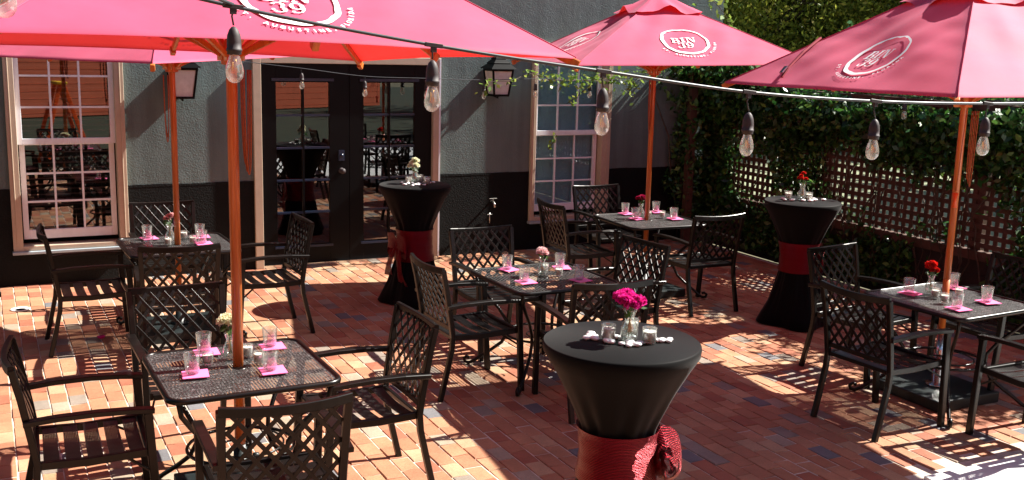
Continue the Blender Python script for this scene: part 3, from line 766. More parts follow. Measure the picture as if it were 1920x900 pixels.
# ================================================================== TABLEWARE
def tumbler():
    o = MB(); n = 28
    o.lathe([(0, .004), (.031, .003), (.033, .006), (.041, .098), (.0415, .100), (.040, .100), (.0385, .097), (.031, .012), (0, .011)], n)
    return tag(o.build('water_glass', M['glass']), 'clear glass tumbler', 'glass', 'glass tumblers on the tables')
def napkin_o():
    o = MB(); o.add([(-.062, -.062, .0), (.062, -.060, .0), (.064, .062, .0), (-.061, .063, .0), (-.062, -.062, .0035), (.062, -.060, .003), (.064, .062, .0045), (-.061, .063, .003)],
                    [(0,3,2,1),(4,5,6,7),(0,1,5,4),(1,2,6,5),(2,3,7,6),(3,0,4,7)])
    o.add([(-.06, -.06, .0042), (.060, -.058, .0036), (.062, .059, .0075), (-.059, .060, .0042)], [(0,1,2,3)])
    return tag(o.build('paper_napkin', M['napkin']), 'pink paper napkin', 'napkin', 'pink napkins under the glasses')
def candle():
    t = empty('votive_candle'); tag(t, 'small glass votive with a white candle', 'candle', 'votive candles')
    o = MB(); o.lathe([(0, .003), (.024, .002), (.026, .005), (.029, .062), (.0285, .064), (.0275, .062), (.0245, .010), (0, .009)], 22); o.build('glass_cup', M['glass'], t)
    o = MB(); o.lathe([(0, .0105), (.0235, .0105), (.0262, .048), (.024, .050), (.006, .0475), (0, .047)], 20); o.build('wax', M['wax'], t)
    o = MB(); o.tube([(0, 0, .046), (.001, .001, .057)], .0012, 5, up=(1, 0, 0)); o.build('wick', M['door'], t)
    return t
def vase():
    t = empty('glass_vase'); tag(t, 'small clear glass bud vase', 'vase', 'bud vases')
    pr = [(.0, .006), (.028, .003), (.032, .010), (.036, .035), (.034, .060), (.020, .088), (.018, .098), (.026, .125), (.030, .132), (.0285, .132), (.0165, .098), (.0185, .088), (.032, .060), (.034, .035), (.0, .012)]
    o = MB(); o.lathe(pr, 26); o.build('glass_body', M['glass'], t)
    o = MB(); o.lathe([(0, .013), (.031, .013), (.0335, .035), (.032, .052), (0, .052)], 20); o.build('water', M['water'], t)
    return t
def bouquet(pm, n, r_, h, sz, seed):
    rnd = random.Random(seed); st = np.random.RandomState(seed)
    t = empty('flower_bouquet')
    heads = []
    for k in range(n):
        a = 2*PI*k/n+rnd.uniform(-.4, .4); q_ = r_*(0 if (n > 3 and k == 0) else rnd.uniform(.7, 1.1)); hd = Vector((q_*math.cos(a), q_*math.sin(a), h+rnd.uniform(-.02, .02)+(.012 if k == 0 else 0)))
        heads.append(hd); q = MB(); b = Vector((-hd.x*.35, -hd.y*.35, .02)); q.tube([b, (0, 0, .10), ((hd.x)*.6, hd.y*.6, .155), hd], .0018, 5); q.build('stem', M['stem'], t)
    for k, hd in enumerate(heads):
        m_ = 150; d = st.normal(size=(m_, 3)); d /= np.linalg.norm(d, axis=1)[:, None]; d[:, 2] = np.abs(d[:, 2])*.9-.15
        C = d*sz*st.uniform(.45, 1.0, (m_, 1)); nx = np.cross(d, st.normal(size=(m_, 3))); nx /= np.linalg.norm(nx, axis=1)[:, None]
        s_ = sz*.36
        V = np.stack([C-nx*s_-d*s_*.5, C+nx*s_-d*s_*.5, C+nx*s_*1.15+d*s_*.7, C-nx*s_*1.15+d*s_*.7], 1).reshape(-1, 3)
        o = bpy.data.objects.new('bloom', arr_mesh('bloom', V, 4, pm)); link(o, t); o.location = hd
    C = np.array([[st.uniform(-1, 1)*r_*1.5, st.uniform(-1, 1)*r_*1.5, h-.045+st.uniform(-.015, .02)] for _ in range(10)])
    o = leaves(C, .018, M['vine'], 'bouquet_leaves', t, aspect=2.8); o['kind'] = 'stuff'
    return t
G, NP, CA, VA = Proto(tumbler()), Proto(napkin_o()), Proto(candle()), Proto(vase())
TW = {
 'T1': dict(g=[(.97, 5.45), (.85, 5.10), (1.31, 5.43), (1.21, 5.02)], c=[(.95, 5.24), (1.165, 5.31), (1.19, 5.17)], v=(1.075, 5.31)),
 'T4': dict(g=[(1.15, 8.81), (1.09, 8.33), (1.55, 8.74), (1.515, 8.45)], c=[(1.26, 8.48), (1.45, 8.48), (1.42, 8.72)], v=(1.30, 8.64)),
 'T2': dict(g=[(3.37, 6.75), (3.30, 6.34), (3.765, 6.67), (3.69, 6.26)], c=[(3.60, 6.60), (3.63, 6.44)], v=(3.53, 6.51)),
 'T3': dict(g=[(5.62, 8.69), (5.55, 8.40), (5.975, 8.68), (5.91, 8.28)], c=[(5.73, 8.44), (5.86, 8.40)], v=(5.655, 8.47)),
 'T5': dict(g=[(5.64, 5.11), (6.08, 5.12), (5.60, 4.67), (5.95, 4.73)], c=[(5.73, 4.96), (5.67, 4.83), (5.91, 4.92)], v=(5.80, 5.07)),
}
corner = {'T1': ['rear left', 'front left', 'rear right', 'front right']}
for k in ('T2', 'T3', 'T4'): corner[k] = corner['T1']
corner['T5'] = ['rear left', 'rear right', 'front left', 'front right']
cwhere = {'T1': ['left of the pole', 'behind the pole', 'right of the pole'], 'T4': ['left of the pole', 'right of the pole', 'behind the pole'],
          'T2': ['beside the vase', 'in front of the right rear glass'], 'T3': ['against the pole', 'right of the pole'], 'T5': ['left of the pole', 'in front of the pole', 'right of the pole']}
BQ = {'T1': ('cream', 5, .030, .19, .034, 'pale cream yellow flowers'), 'T4': ('pinkwhite', 3, .030, .18, .026, 'pink and white flowers'), 'T2': ('pinkwhite', 4, .026, .17, .030, 'blush pink and white carnations'),
      'T3': ('darkred', 3, .028, .175, .030, 'dark red and pink flowers'), 'T5': ('redp', 4, .026, .175, .028, 'bright red flowers')}
H0 = .7265-.011
for k, (tx, ty, tn) in TB.items():
    d = TW[k]; H = .7225
    for i, (x, y) in enumerate(d['g']):
        rz = R(random.uniform(-18, 18))
        NP.put((x+.012, y-.005, H), rz, 'pink paper napkin at the %s of the %s' % (corner[k][i], tn))
        G.put((x, y, H+.008), random.uniform(0, 6), 'clear tumbler standing on the napkin at the %s of the %s' % (corner[k][i], tn))
    for i, (x, y) in enumerate(d['c']): CA.put((x, y, H), 0, 'white glass candle %s on the %s' % (cwhere[k][i], tn))
    VA.put((d['v'][0], d['v'][1], H), 0, 'clear bud vase by the middle of the %s' % tn)
    q = BQ[k]; b = bouquet(M[q[0]], q[1], q[2], q[3], q[4], hash(k) % 7 if False else ord(k[1])); b.location = (d['v'][0], d['v'][1], H+.004); tag(b, '%s in the vase on the %s' % (q[5], tn), 'flowers')

# ================================================================== COCKTAIL TABLES
def lerp(a, b, t): return a+(b-a)*t
def cocktail(r_, z):
    t = empty('cocktail_table'); tag(t, 'cocktail table in black spandex', 'cocktail table', 'cocktail tables in stretch covers')
    def fn(rad, zz, a):
        if zz > z-.03: return rad
        k = max(0, 1-zz/.5); w_ = math.cos(4*(a+PI/4))
        folds = (.006*math.sin(9*a+1.3)+.004*math.sin(17*a+.4))*math.exp(-((zz-.68)/.20)**2)+(.008*math.sin(11*a)+.004*math.sin(23*a+1))*math.exp(-((zz-.33)/.20)**2)
        return rad*(1+.16*k*k*w_)+folds
    prof = [(r_*.86, 0.004), (r_*.90, .02), (r_*.82, .10), (r_*.70, .20), (r_*.60, .31), (r_*.53, .39), (r_*.475, .47), (r_*.455, .56), (r_*.46, .64), (r_*.50, .71), (r_*.555, .755), (r_*.62, .80), (r_*.69, .85), (r_*.765, .90), (r_*.90, .985), (r_*.99, z-.045), (r_*1.0, z-.02), (r_*.995, z-.006), (r_*.975, z)]
    q = MB(); q.lathe(prof[:-1]+[(r_*.975, z), (0, z+.0005)], 120, fn=fn); q.build('spandex_cover', M['spandex'], t)
    return t, fn, prof
def prof_r(prof, z):
    for (r0_, z0_), (r1_, z1_) in zip(prof, prof[1:]):
        if z0_ <= z <= z1_: return lerp(r0_, r1_, (z-z0_)/(z1_-z0_))
    return prof[-1][0]
def sash(t, prof, r_, z0, z1, bow_az, bow, tails, lab, radial=False):
    q = MB(); n = 10; q.lathe([(prof_r(prof, lerp(z0, z1, k/n))+.015+.002*math.sin(k*2.1), lerp(z0, z1, k/n)) for k in range(n+1)], 60,
        fn=lambda rd, zz, a: rd+.0015*math.sin(5*a+zz*30))
    # open band: drop the caps
    q.f = q.f[:-2]; q.sm = q.sm[:-2]
    s_ = empty('ribbon_sash', (t.location.x, t.location.y, 0), 0, lab, 'sash', 'red ribbon sashes'); q.build('band', M['ribbon'], s_)
    a = R(bow_az); ex = Vector((math.cos(a), math.sin(a), 0)); ey = Vector((-math.sin(a), math.cos(a), 0)); rc = prof_r(prof, (z0+z1)/2)+.02
    c = ex*rc+Vector((0, 0, (z0+z1)/2))
    for sg in bow if not radial else ():
        L = MB(); V = []; F = []; m_ = 18; wdt = 5
        for i in range(m_+1):
            ph = 2*PI*i/m_*.5*2; rad = .075*(1+.2*math.sin(ph))
            u = sg*(.085*(1-math.cos(ph))*.95); v = .055*math.sin(ph)
            for j in range(wdt+1):
                tt = j/wdt-.5; fl_ = (.10+.05*math.sin(ph/2))*tt
                V.append(c+ey*(u)+ex*(.01+.012*math.sin(ph)+abs(tt)*.02)+Vector((0, 0, v*.8+fl_+.01*math.sin(3*ph+j))))
        for i in range(m_):
            for j in range(wdt): k = i*(wdt+1)+j; F.append((k, k+1, k+wdt+2, k+wdt+1))
        L.add(V, F, True); L.build('bow_loop', M['ribbon'], s_)
    if radial:
        for nest, (sc_, tw, dy_) in enumerate(((1, .0, 0), (.74, .35, -.035), (.5, -.3, -.06), (.30, .2, -.075))):
            L = MB(); V = []; F = []; m_ = 28; wdt = 6
            for i in range(m_+1):
                ph = 2*PI*i/m_
                for j in range(wdt+1):
                    tt = j/wdt-.5; k_ = (1+.45*tt)*sc_
                    V.append(c+ex*(.040-.064*math.cos(ph+tw)*k_+.006*math.sin(3*ph+4*tt))+ey*(tt*.08-.02+dy_+.02*math.sin(ph))+Vector((0, 0, .01+.098*math.sin(ph+tw)*k_-.02*(1-math.cos(ph)))))
            for i in range(m_):
                for j in range(wdt): k = i*(wdt+1)+j; F.append((k, k+1, k+wdt+2, k+wdt+1))
            L.add(V, F, True); L.build('bow_loop', M['ribbon'], s_)
    for (sg, ln) in tails:
        L = MB(); V = []; F = []
        for i in range(13):
            tt = i/12; 
            for j in range(5):
                uu_ = (j/4-.5)*(.05+.09*tt); V.append(c+ey*(sg*(.03+.10*tt)+uu_)+ex*(.015+.03*math.sin(tt*3)+.008*math.cos(j*2+tt*6))+Vector((0, 0, -ln*tt)))
        for i in range(12):
            for j in range(4): k = i*5+j; F.append((k, k+1, k+6, k+5))
        L.add(V, F, True); L.build('tail', M['ribbon'], s_)
    q = MB(); q.lathe([(0, -.03), (.02, -.025), (.028, 0), (.02, .025), (0, .03)], 12, c=tuple(c)); q.build('knot', M['ribbon'], s_)
def pebble_proto():
    q = MB(); q.lathe([(0, 0), (.010, .001), (.0145, .006), (.012, .011), (0, .013)], 10, fn=lambda r_, z, a: r_*(1+.18*math.cos(2*a+.5)))
    return tag(q.build('glass_pebble', M['pebble']), 'white glass pebble', 'pebble')
PB = Proto(pebble_proto())
CK = [
 ('front', (2.455, 3.775), .347, .695, .455, -30, (1,), ((0, .34),),
   [(2.400, 3.800), (2.548, 3.845), (2.540, 3.690)], ['left of the vase', 'behind the vase', 'right of the vase'], (2.475, 3.752), ('magenta', 7, .040, .185, .034, 'magenta carnations'),
   [(2.353, 3.877), (2.320, 3.845), (2.345, 3.825), (2.375, 3.905), (2.375, 3.765), (2.43, 3.68), (2.415, 3.715), (2.445, 3.698), (2.465, 3.675), (2.49, 3.69), (2.505, 3.80), (2.44, 3.81), (2.59, 3.70), (2.605, 3.69), (2.63, 3.675), (2.52, 3.79), (2.362, 3.85), (2.46, 3.72), (2.645, 3.688), (2.385, 3.755)]),
 ('rear', (3.45, 8.80), .322, .68, .40, 190, (1, -1), ((1, .34), (-1, .30)),
   [(3.40, 8.83), (3.535, 8.90), (3.545, 8.75)], ['left of the vase', 'behind the vase', 'right of the vase'], (3.47, 8.85), ('cream', 4, .036, .17, .034, 'white carnations'),
   [(3.36, 8.886), (3.335, 8.76), (3.43, 8.829), (3.38, 8.68), (3.448, 8.70), (3.555, 8.832), (3.60, 8.82), (3.64, 8.83), (3.464, 8.746), (3.42, 8.72), (3.50, 8.70), (3.38, 8.80)]),
 ('corner', (6.265, 6.91), .322, .73, .47, -35, (1, -1), ((1, .25),),
   [(6.19, 7.01), (6.32, 6.90)], ['left of the vase', 'right of the vase'], (6.27, 6.93), ('redp', 5, .036, .20, .018, 'small bright red flowers'),
   [(6.14, 7.02), (6.12, 6.97), (6.20, 6.96), (6.24, 6.88), (6.29, 6.85), (6.37, 6.90), (6.40, 6.93), (6.35, 6.87), (6.45, 6.86), (6.16, 6.93), (6.31, 6.86), (6.38, 6.88)]),
]
names = {'front': 'nearest cocktail table', 'rear': 'cocktail table by the glass doors', 'corner': 'cocktail table before the fence'}
for (key, (x, y), r_, z1, z0, az, bow, tails, cs, cw, vv, bq, pb) in CK:
    t, fn, prof = cocktail(r_, 1.08); t.location = (x, y, 0); t.rotation_euler = (0, 0, R(20)); nm = names[key]
    t['label'] = {'front': 'large black spandex cocktail table at the front centre with a red ribbon waist', 'rear': 'black spandex cocktail table in front of the glass doors', 'corner': 'black spandex cocktail table in deep shade before the lattice fence'}[key]
    sash(t, prof, r_, z0, z1, az, bow, tails, 'red mesh ribbon round the waist of the %s' % nm, radial=(key == 'front'))
    for i, c in enumerate(cs): CA.put((c[0], c[1], 1.0815), 0, 'white glass candle %s on the %s' % (cw[i], nm), scale=1.12)
    VA.put((vv[0], vv[1], 1.0815), 0, 'clear bud vase at the centre of the %s' % nm, scale=1.1)
    b = bouquet(M[bq[0]], bq[1], bq[2], bq[3], bq[4], 11+len(pb)); b.location = (vv[0], vv[1], 1.086); tag(b, '%s in the vase on the %s' % (bq[5], nm), 'flowers')
    for i, (a, c) in enumerate(pb):
        PB.put((a, c, 1.0815), random.uniform(0, 6), 'white glass pebble scattered round the vase on the %s' % nm, 'pebbles on the %s' % nm, scale=random.uniform(1.1, 1.55))

# ================================================================== UMBRELLAS
def glyph_text(body, size, bold, shear=0.0, space=1.0):
    cu = bpy.data.curves.new('txt', 'FONT'); cu.body = body; cu.size = size; cu.offset = bold; cu.align_x = 'CENTER'; cu.align_y = 'CENTER'; cu.space_character = space; cu.shear = shear; cu.resolution_u = 3
    o = bpy.data.objects.new('txt', cu); COL.objects.link(o); dg = bpy.context.evaluated_depsgraph_get(); me = bpy.data.meshes.new_from_object(o.evaluated_get(dg))
    V = [(v.co.x, v.co.y) for v in me.vertices]; F = [tuple(p.vertices) for p in me.polygons]
    bpy.data.objects.remove(o); bpy.data.curves.remove(cu); bpy.data.meshes.remove(me); return V, F
def stroke_letters():
    """slab-serif BIN over 39, as separate quads in a unit box"""
    Q = []
    def rect(x0, y0, x1, y1, s=.12): Q.append([(x0+y0*s, y0), (x1+y0*s, y0), (x1+y1*s, y1), (x0+y1*s, y1)])
    def arc(cx_, cy_, rx, ry, a0, a1, t0, t1, n=14, s=.12):
        for i in range(n):
            a, b = R(a0+(a1-a0)*i/n), R(a0+(a1-a0)*(i+1)/n)
            def tk(k): u = math.cos(k); return t0+(t1-t0)*abs(u)
            P = []
            for ang, k in ((a, 0), (b, 0), (b, 1), (a, 1)):
                w_ = tk(ang); rx_, ry_ = (rx-w_*k), (ry-(t0)*k); X = cx_+rx_*math.cos(ang); Y = cy_+ry_*math.sin(ang); P.append((X+Y*s, Y))
            Q.append(P)
    # B
    x = -1.02
    rect(x, 0, x+.17, .8); rect(x-.08, 0, x, .06); rect(x-.08, .74, x, .8)
    rect(x+.17, 0, x+.30, .05); rect(x+.17, .75, x+.30, .8); rect(x+.17, .39, x+.30, .44)
    arc(x+.28, .60, .26, .20, -90, 90, .05, .17); arc(x+.28, .215, .31, .215, -90, 90, .05, .19)
    # I
    x = -.24
    rect(x, 0, x+.18, .8); rect(x-.09, 0, x, .06); rect(x+.18, 0, x+.27, .06); rect(x-.09, .74, x, .8); rect(x+.18, .74, x+.27, .8)
    # N
    x = .22
    rect(x, 0, x+.07, .8); rect(x-.08, 0, x, .05); rect(x+.07, 0, x+.17, .05); rect(x-.12, .75, x, .8)
    Q.append([(x+.08+.09, .8), (x+.24+.10, .8), (x+.60, .0), (x+.44, .0)])
    rect(x+.55, .10, x+.62, .8); rect(x+.45, .75, x+.55, .8); rect(x+.62, .75, x+.72, .8)
    # 3
    arc(-.42, -.27, .27, .21, -60, 150, .05, .17); arc(-.42, -.67, .30, .23, -150, 80, .05, .19)
    Q.append([(-.70, -.24), (-.58, -.26), (-.60, -.16), (-.70, -.16)]); Q.append([(-.80, -.72), (-.66, -.74), (-.68, -.60), (-.80, -.62)])
    # 9
    arc(.28, -.33, .29, .27, 0, 360, .05, .17, 22); arc(.24, -.45, .34, .45, -120, 15, .04, .15); Q.append([(-.08, -.84), (.06, -.88), (.06, -.74), (-.06, -.74)])
    V = []; F = []
    for P in Q: k = len(V); V += P; F.append(tuple(range(k, k+4)))
    return V, F
LET = stroke_letters()
ARC = []
def arc_text():
    out_v, out_f = [], []; txt = 'ST. AUGUSTINE, FLORIDA'; n = len(txt); a0, a1 = -152, -8
    for i, ch in enumerate(txt):
        if ch == ' ': continue
        V, F = glyph_text(ch, .030, .0011); a = R(a0+(a1-a0)*i/(n-1)); cx_, cy_ = .262*math.cos(a), .262*math.sin(a); b = a+PI/2; k = len(out_v)
        for (x, y) in V: out_v.append((cx_+x*math.cos(b)-y*math.sin(b), cy_+x*math.sin(b)+y*math.cos(b)))
        out_f += [tuple(q+k for q in p) for p in F]
    return out_v, out_f
AT = arc_text()
def ring():
    V = []; F = []; n = 96; rnd = random.Random(5)
    for i in range(n):
        a = 2*PI*i/n; o_ = .218+.004*math.sin(3*a+1)+.002*math.sin(11*a)
        th_ = .014+.015*max(0, math.sin(a*1.0-2.6))+.012*max(0, math.cos(2*a+.6))+.004*math.sin(17*a)*(1 if 1 < a < 2.4 else .3)
        V += [(o_*math.cos(a), o_*math.sin(a)), ((o_-th_)*math.cos(a), (o_-th_)*math.sin(a))]
    for i in range(n): j = (i+1) % n; F.append((2*i, 2*j, 2*j+1, 2*i+1))
    return V, F
RG = ring()
def umbrella(name, label, P, r_, az0, rims, apex, hub_z, logo_off, base_kind, seed, rope_side=1, strap=False, pole_r=.0235, rim_arch=-.004):
    t = empty(name, (P[0], P[1], 0), 0, label, 'umbrella', 'red market umbrellas')
    A = Vector((0, 0, apex)); C = []
    for k in range(4): a = R(az0+90*k); C.append(Vector((r_*math.cos(a), r_*math.sin(a), rims[k])))
    q = MB(); zb = .08; q.lathe([(pole_r, zb+(.75 if base_kind == 'chrome' else 0)), (pole_r, apex-.03), (pole_r*.6, apex-.01)], 18)
    if base_kind == 'plain': pass
    q.build('pole', M['wood'], t)
    if base_kind == 'chrome':
        q = MB(); q.lathe([(pole_r+.003, .09), (pole_r+.003, .44)], 18); q.build('pole_sleeve', M['chrome'], t)
        q = MB(); q.lathe([(pole_r, .44), (pole_r, zb+.75)], 18); q.build('pole_lower', M['wood'], t)
    rnd = random.Random(seed)
    for k in range(4):
        a, b = C[k], C[(k+1) % 4]       # counter-clockwise from above -> seen from outside a is LEFT? handled below
        # seen from outside, left corner is a, right corner is b
        L_, R_ = a, b
        e1 = (R_-L_).normalized(); Wd = (R_-L_).length; mid_ = (L_+R_)/2; s2 = A-mid_; s2 = s2-e1*s2.dot(e1); S = s2.length; e2 = s2.normalized(); nrm = e1.cross(e2).normalized()
        if nrm.z < 0: nrm = -nrm
        off0 = (A-mid_).dot(e1); ph = [rnd.uniform(0, 6) for _ in range(6)]
        def surf(u, v, e=0.0):
            tt = max(0, min(1, v/S)); cu_ = u-off0*tt; hw = max(1e-4, Wd/2*(1-tt)); x = max(-1, min(1, cu_/hw))
            edge = (1-x*x)*tt*(1-tt)*4
            w_ = .008*math.sin(6*u+5*v+ph[0])+.0035*math.sin(19*u-9*v+ph[1])+.006*math.sin(10*v+6*u+ph[2])+.006*(abs(x)**3)*math.sin(34*v+3*u+ph[3])
            sag = rim_arch*(1-x*x)*(1-tt)**4+(-.008)*edge
            return mid_+e1*u+e2*v+nrm*(sag+w_*min(1, edge*1.3+.06*(1-x*x))+e)
        q = MB(); nu, nv = 54, 40; V = []; F = []
        for j in range(nv+1):
            tt = j/nv*.985
            for i in range(nu+1):
                x = i/nu*2-1; V.append(surf(off0*tt+x*Wd/2*(1-tt), S*tt))
        for j in range(nv):
            for i in range(nu): a_ = j*(nu+1)+i; F.append((a_, a_+1, a_+nu+2, a_+nu+1))
        # hem folded down
        b0 = len(V)
        for i in range(nu+1): p = V[i]; V.append(p+Vector((0, 0, -.005))-e2*.002)
        for i in range(nu): F.append((b0+i, b0+i+1, i+1, i))
        q.add(V, F, True); cp_ = q.build('canopy_panel', M['canvas'], t)
        q = MB(); q.tube([surf(off0*tt-Wd/2*(1-tt), S*tt, .001) for tt in np.linspace(0, .97, 14)], .0035, 6); q.build('seam', M['canvas'], t)
        # print
        q = MB(); lo = logo_off; cx_, cy_ = lo[0], lo[1]; e = .007
        # orient letters so that they read from outside
        def put2(Vs, Fs, sc_=1, dx=0, dy=0, ee=e):
            sg = 1
            V3 = [surf(cx_+sg*(x*sc_+dx), cy_+y*sc_+dy, ee) for x, y in Vs]; q.add(V3, Fs)
        put2(*RG); put2(LET[0], LET[1], .108, -.005, -.022, e+.0006); put2(AT[0], AT[1], 1, 0, 0, e+.0012)
        q.build('printed_logo', M['logo'], cp_)
        if strap and k == strap-1:
            q = MB(); p = [surf(-.690, .570, .012), surf(-.62, .36, .03), surf(-.565, .17, .028), surf(-.545, .09, .012)]; q.bar(p, .022, .012, tuple(nrm)); so_ = q.build('tie_strap', M['strap'], t)
            q = MB(); p = [surf(-.563, .165, .045), surf(-.546, .10, .040)]; q.bar(p, .030, .012, tuple(nrm)); q.build('buckle', M['chrome'], so_)
    # vent cap: wavy square cap
    V = []; F = []; n = 48; tv = .29
    for ring_, (tt, dz) in enumerate(((0.0, .055), (.10, .040), (.20, .030), (tv, .040))):
        for i in range(n):
            s = i/n*4; k = int(s) % 4; fr_ = s-int(s); a = A.lerp(C[k], max(tt, .002)*1.0); b = A.lerp(C[(k+1) % 4], max(tt, .002)*1.0); p = a.lerp(b, fr_)
            wv = 0 if ring_ < 2 else (.045*math.sin(i*2*PI/12+seed)+.018*math.sin(i*2*PI/5))*(.4 if ring_ == 2 else 1)*math.sin(PI*fr_)
            V.append(p+Vector((0, 0, dz+wv-(.012 if ring_ == 3 else 0))))
    for j in range(3):
        for i in range(n): k = (i+1) % n; F.append((j*n+i, (j+1)*n+i, (j+1)*n+k, j*n+k))
    F.append(tuple(range(n))[::-1])
    q = MB(); q.add(V, F, True); q.build('vent_cap', M['canvas'], t)
    # ribs and struts
    for k in range(8):
        e_ = C[k//2] if k % 2 == 0 else (C[k//2]+C[(k//2+1) % 4])/2+Vector((0, 0, -.02))
        dirn = (e_-A); tip = A+dirn*(1.0 if k % 2 == 0 else .93)+Vector((0, 0, -.030)); st_ = A+dirn*.03+Vector((0, 0, -.05))
        sd_ = dirn.cross(Vector((0, 0, 1))).normalized()
        q = MB(); q.bar([st_, tip], .020, .030); rb_ = q.build('rib', M['wood'], t)
        q = MB(); q.bar([tip-dirn*.012, tip+dirn.normalized()*.012], .028, .045); q.build('rib_end', M['wood'], rb_)
        mid_r = A+dirn*.50+Vector((0, 0, -.065)); hb = Vector((dirn.x, dirn.y, 0)).normalized()*.050+Vector((0, 0, hub_z))
        q = MB(); q.bar([hb, mid_r], .020, .026); q.build('strut', M['wood'], t)
        q = MB(); o2 = hb; q.bar([o2-Vector((0, 0, .028)), o2+Vector((0, 0, .02))], .006, .034, tuple(Vector((dirn.x, dirn.y, 0)).normalized())); q.build('hub_bracket', M['bone'], t)
    q = MB(); q.lathe([(.030, hub_z-.05), (.048, hub_z-.045), (.050, hub_z+.02), (.036, hub_z+.05), (.028, hub_z+.07)], 8, smooth=False); q.build('runner', M['wood'], t)
    q = MB(); q.lathe([(.028, apex-.14), (.05, apex-.12), (.05, apex-.06), (.03, apex-.03)], 8, smooth=False); q.build('top_hub', M['wood'], t)
    # rope hanks
    for s in range(3):
        q = MB(); dx = rope_side*(.052+.004*s); ln = .46+.03*s-.02*rnd.random()
        p = []
        for i in range(25):
            u = i/24; z = hub_z-.07-ln*math.sin(PI*u)**.75; p.append((dx+rope_side*.016*(math.cos(PI*u))+.002*s, -.035-.008*s, z))
        q.tube(p, .0032, 6, up=(0, 1, 0)); q.build('rope', M['rope'], t)
    if name == 'umbrella' and strap:
        q = MB(); q.tube([(-.045, -.06, hub_z-.05), (-.075, -.07, hub_z-.45), (-.082, -.07, hub_z-.60)], .003, 5, up=(0, 1, 0)); tg = q.build('pull_cord', M['rope'], t)
        q = MB(); z = hub_z-.66; q.lathe([(.010, -.05), (.020, -.048), (.010, 0), (.020, .048), (.010, .05)], 10, c=(-.084, -.07, z)); q.build('toggle', M['ladder'], tg)
    # base
    b = empty('umbrella_base'); b.parent = t
    q = MB(); q.box(-.29, .29, -.29, .29, .0, .075); q.build('weight_plate', M['basemetal'], b, bev=.008)
    q = MB(); q.lathe([(.075, .076), (.075, .088), (.034, .095), (.034, .30), (pole_r+.001, .30)], 20); q.build('pole_socket', M['chrome'] if base_kind == 'chrome' else M['basemetal'], b)
    q = MB(); q.tube([(.033, 0, .22), (.065, 0, .22)], .006, 8, up=(0, 1, 0)); q.lathe([(0, -.02), (.018, -.015), (.018, .015), (0, .02)], 10, c=(.08, 0, .22)); q.build('set_screw', M['chrome'] if base_kind == 'chrome' else M['basemetal'], b)
    return t, b
# order of corners: counter-clockwise.  seen from outside the panel runs corner k (left) -> k+1 (right)
u1, b1 = umbrella('umbrella', 'large red umbrella nearest the camera, cut by the top of the picture', (1.09, 5.19), 1.67, 230, [2.345, 2.292, 2.215, 2.275], 3.07, 2.26, (-.05, .32), 'plain', 3, 1, pole_r=.0265, rim_arch=.022)
u2, b2 = umbrella('umbrella', 'red umbrella at the rear centre in front of the right window', (5.655, 8.36), 1.54, 212, [2.185, 2.235, 2.21, 2.185], 2.80, 2.13, (-.01, .40), 'plain', 5, -1)
u3, b3 = umbrella('umbrella', 'red umbrella at the right with a crimson left panel and washed out right panel', (5.87, 5.0), 1.62, 129, [2.105, 2.13, 2.16, 2.11], 2.88, 2.05, (.10, .385), 'chrome', 9, 1, strap=1, pole_r=.0235)
u4, b4 = umbrella('umbrella', 'red umbrella at the rear left, mostly hidden behind the nearest umbrella', (1.338, 8.523), 1.60, 257, [2.17, 2.26, 2.20, 2.17], 2.82, 2.11, (0, .46), 'plain', 12, -1)

# ================================================================== STRING LIGHTS
def bulb(t, p, drop, s=1.0, big=True, tilt=0):
    """p: point on the cable"""
    x, y, z = p; lean = random.uniform(-.006, .006)
    so_ = MB(); so_.lathe([(0, .0), (.006, -.002), (.013, -.010), (.019, -.026), (.0205, -.045), (.0205, -.062), (.0225, -.063), (.0225, -.070), (.0205, -.071), (.0205, -.078), (.018, -.080), (0, -.080)], 18)
    k = so_.build('light_socket', M['socket'], t, loc=(x+lean, y, z-drop)); k.scale = (s,)*3
    g_ = MB(); g_.lathe([(.0125, -.078), (.0145, -.084), (.0195, -.098), (.0240, -.115), (.0258, -.129), (.0235, -.144), (.0160, -.155), (.0070, -.1595), (0, -.160)], 22); g_.build('glass_bulb', M['bulbglass'], k)
    g_ = MB(); g_.tube([(-.004, 0, -.088), (-.005, 0, -.125), (0, 0, -.100), (.005, 0, -.127), (.004, 0, -.088)], .0011, 5, up=(0, 1, 0)); g_.build('filament', M['filament'], k)
    g_ = MB(); g_.tube([(x, y, z-.012), (x-.004, y, z-drop*.5), (x+lean, y, z-drop+.002)], .0028 if big else .002, 6, up=(0, 1, 0)); g_.build('drop_wire', M['cable'], t)
    if big:
        g_ = MB(); g_.add([], []); g_.bar([(x-.028, y, z+.003), (x+.028, y, z-.003)], .014, .014); g_.bar([(x, y, z), (x, y, z-.022)], .018, .012, (0, 1, 0)); g_.build('tap_joint', M['socket'], t)
def catmull(P, n=14):
    out = []; P = [Vector(p) for p in P]; Q = [P[0]*2-P[1]]+P+[P[-1]*2-P[-2]]
    for i in range(1, len(Q)-2):
        for k in range(n):
            t_ = k/n; a, b, c, d = Q[i-1], Q[i], Q[i+1], Q[i+2]
            out.append(.5*((2*b)+(-a+c)*t_+(2*a-5*b+4*c-d)*t_*t_+(-a+3*b-3*c+d)*t_**3))
    out.append(P[-1]); return out
s1 = empty('string_light', (0, 0, 0), 0, 'thick black cable of large clear bulbs crossing the foreground', 'string light', 'outdoor string lights')
NB = [(.66, 3.101, 2.431), (1.27, 3.091, 2.336), (1.88, 3.08, 2.263), (2.49, 3.069, 2.196), (3.10, 3.059, 2.163), (3.71, 3.048, 2.153), (4.32, 3.04, 2.163)]
q = MB(); q.tube(catmull([(.05, 3.10, 2.56)]+NB+[(5.2, 3.03, 2.22)]), .0055, 8); q.build('cable', M['cable'], s1)
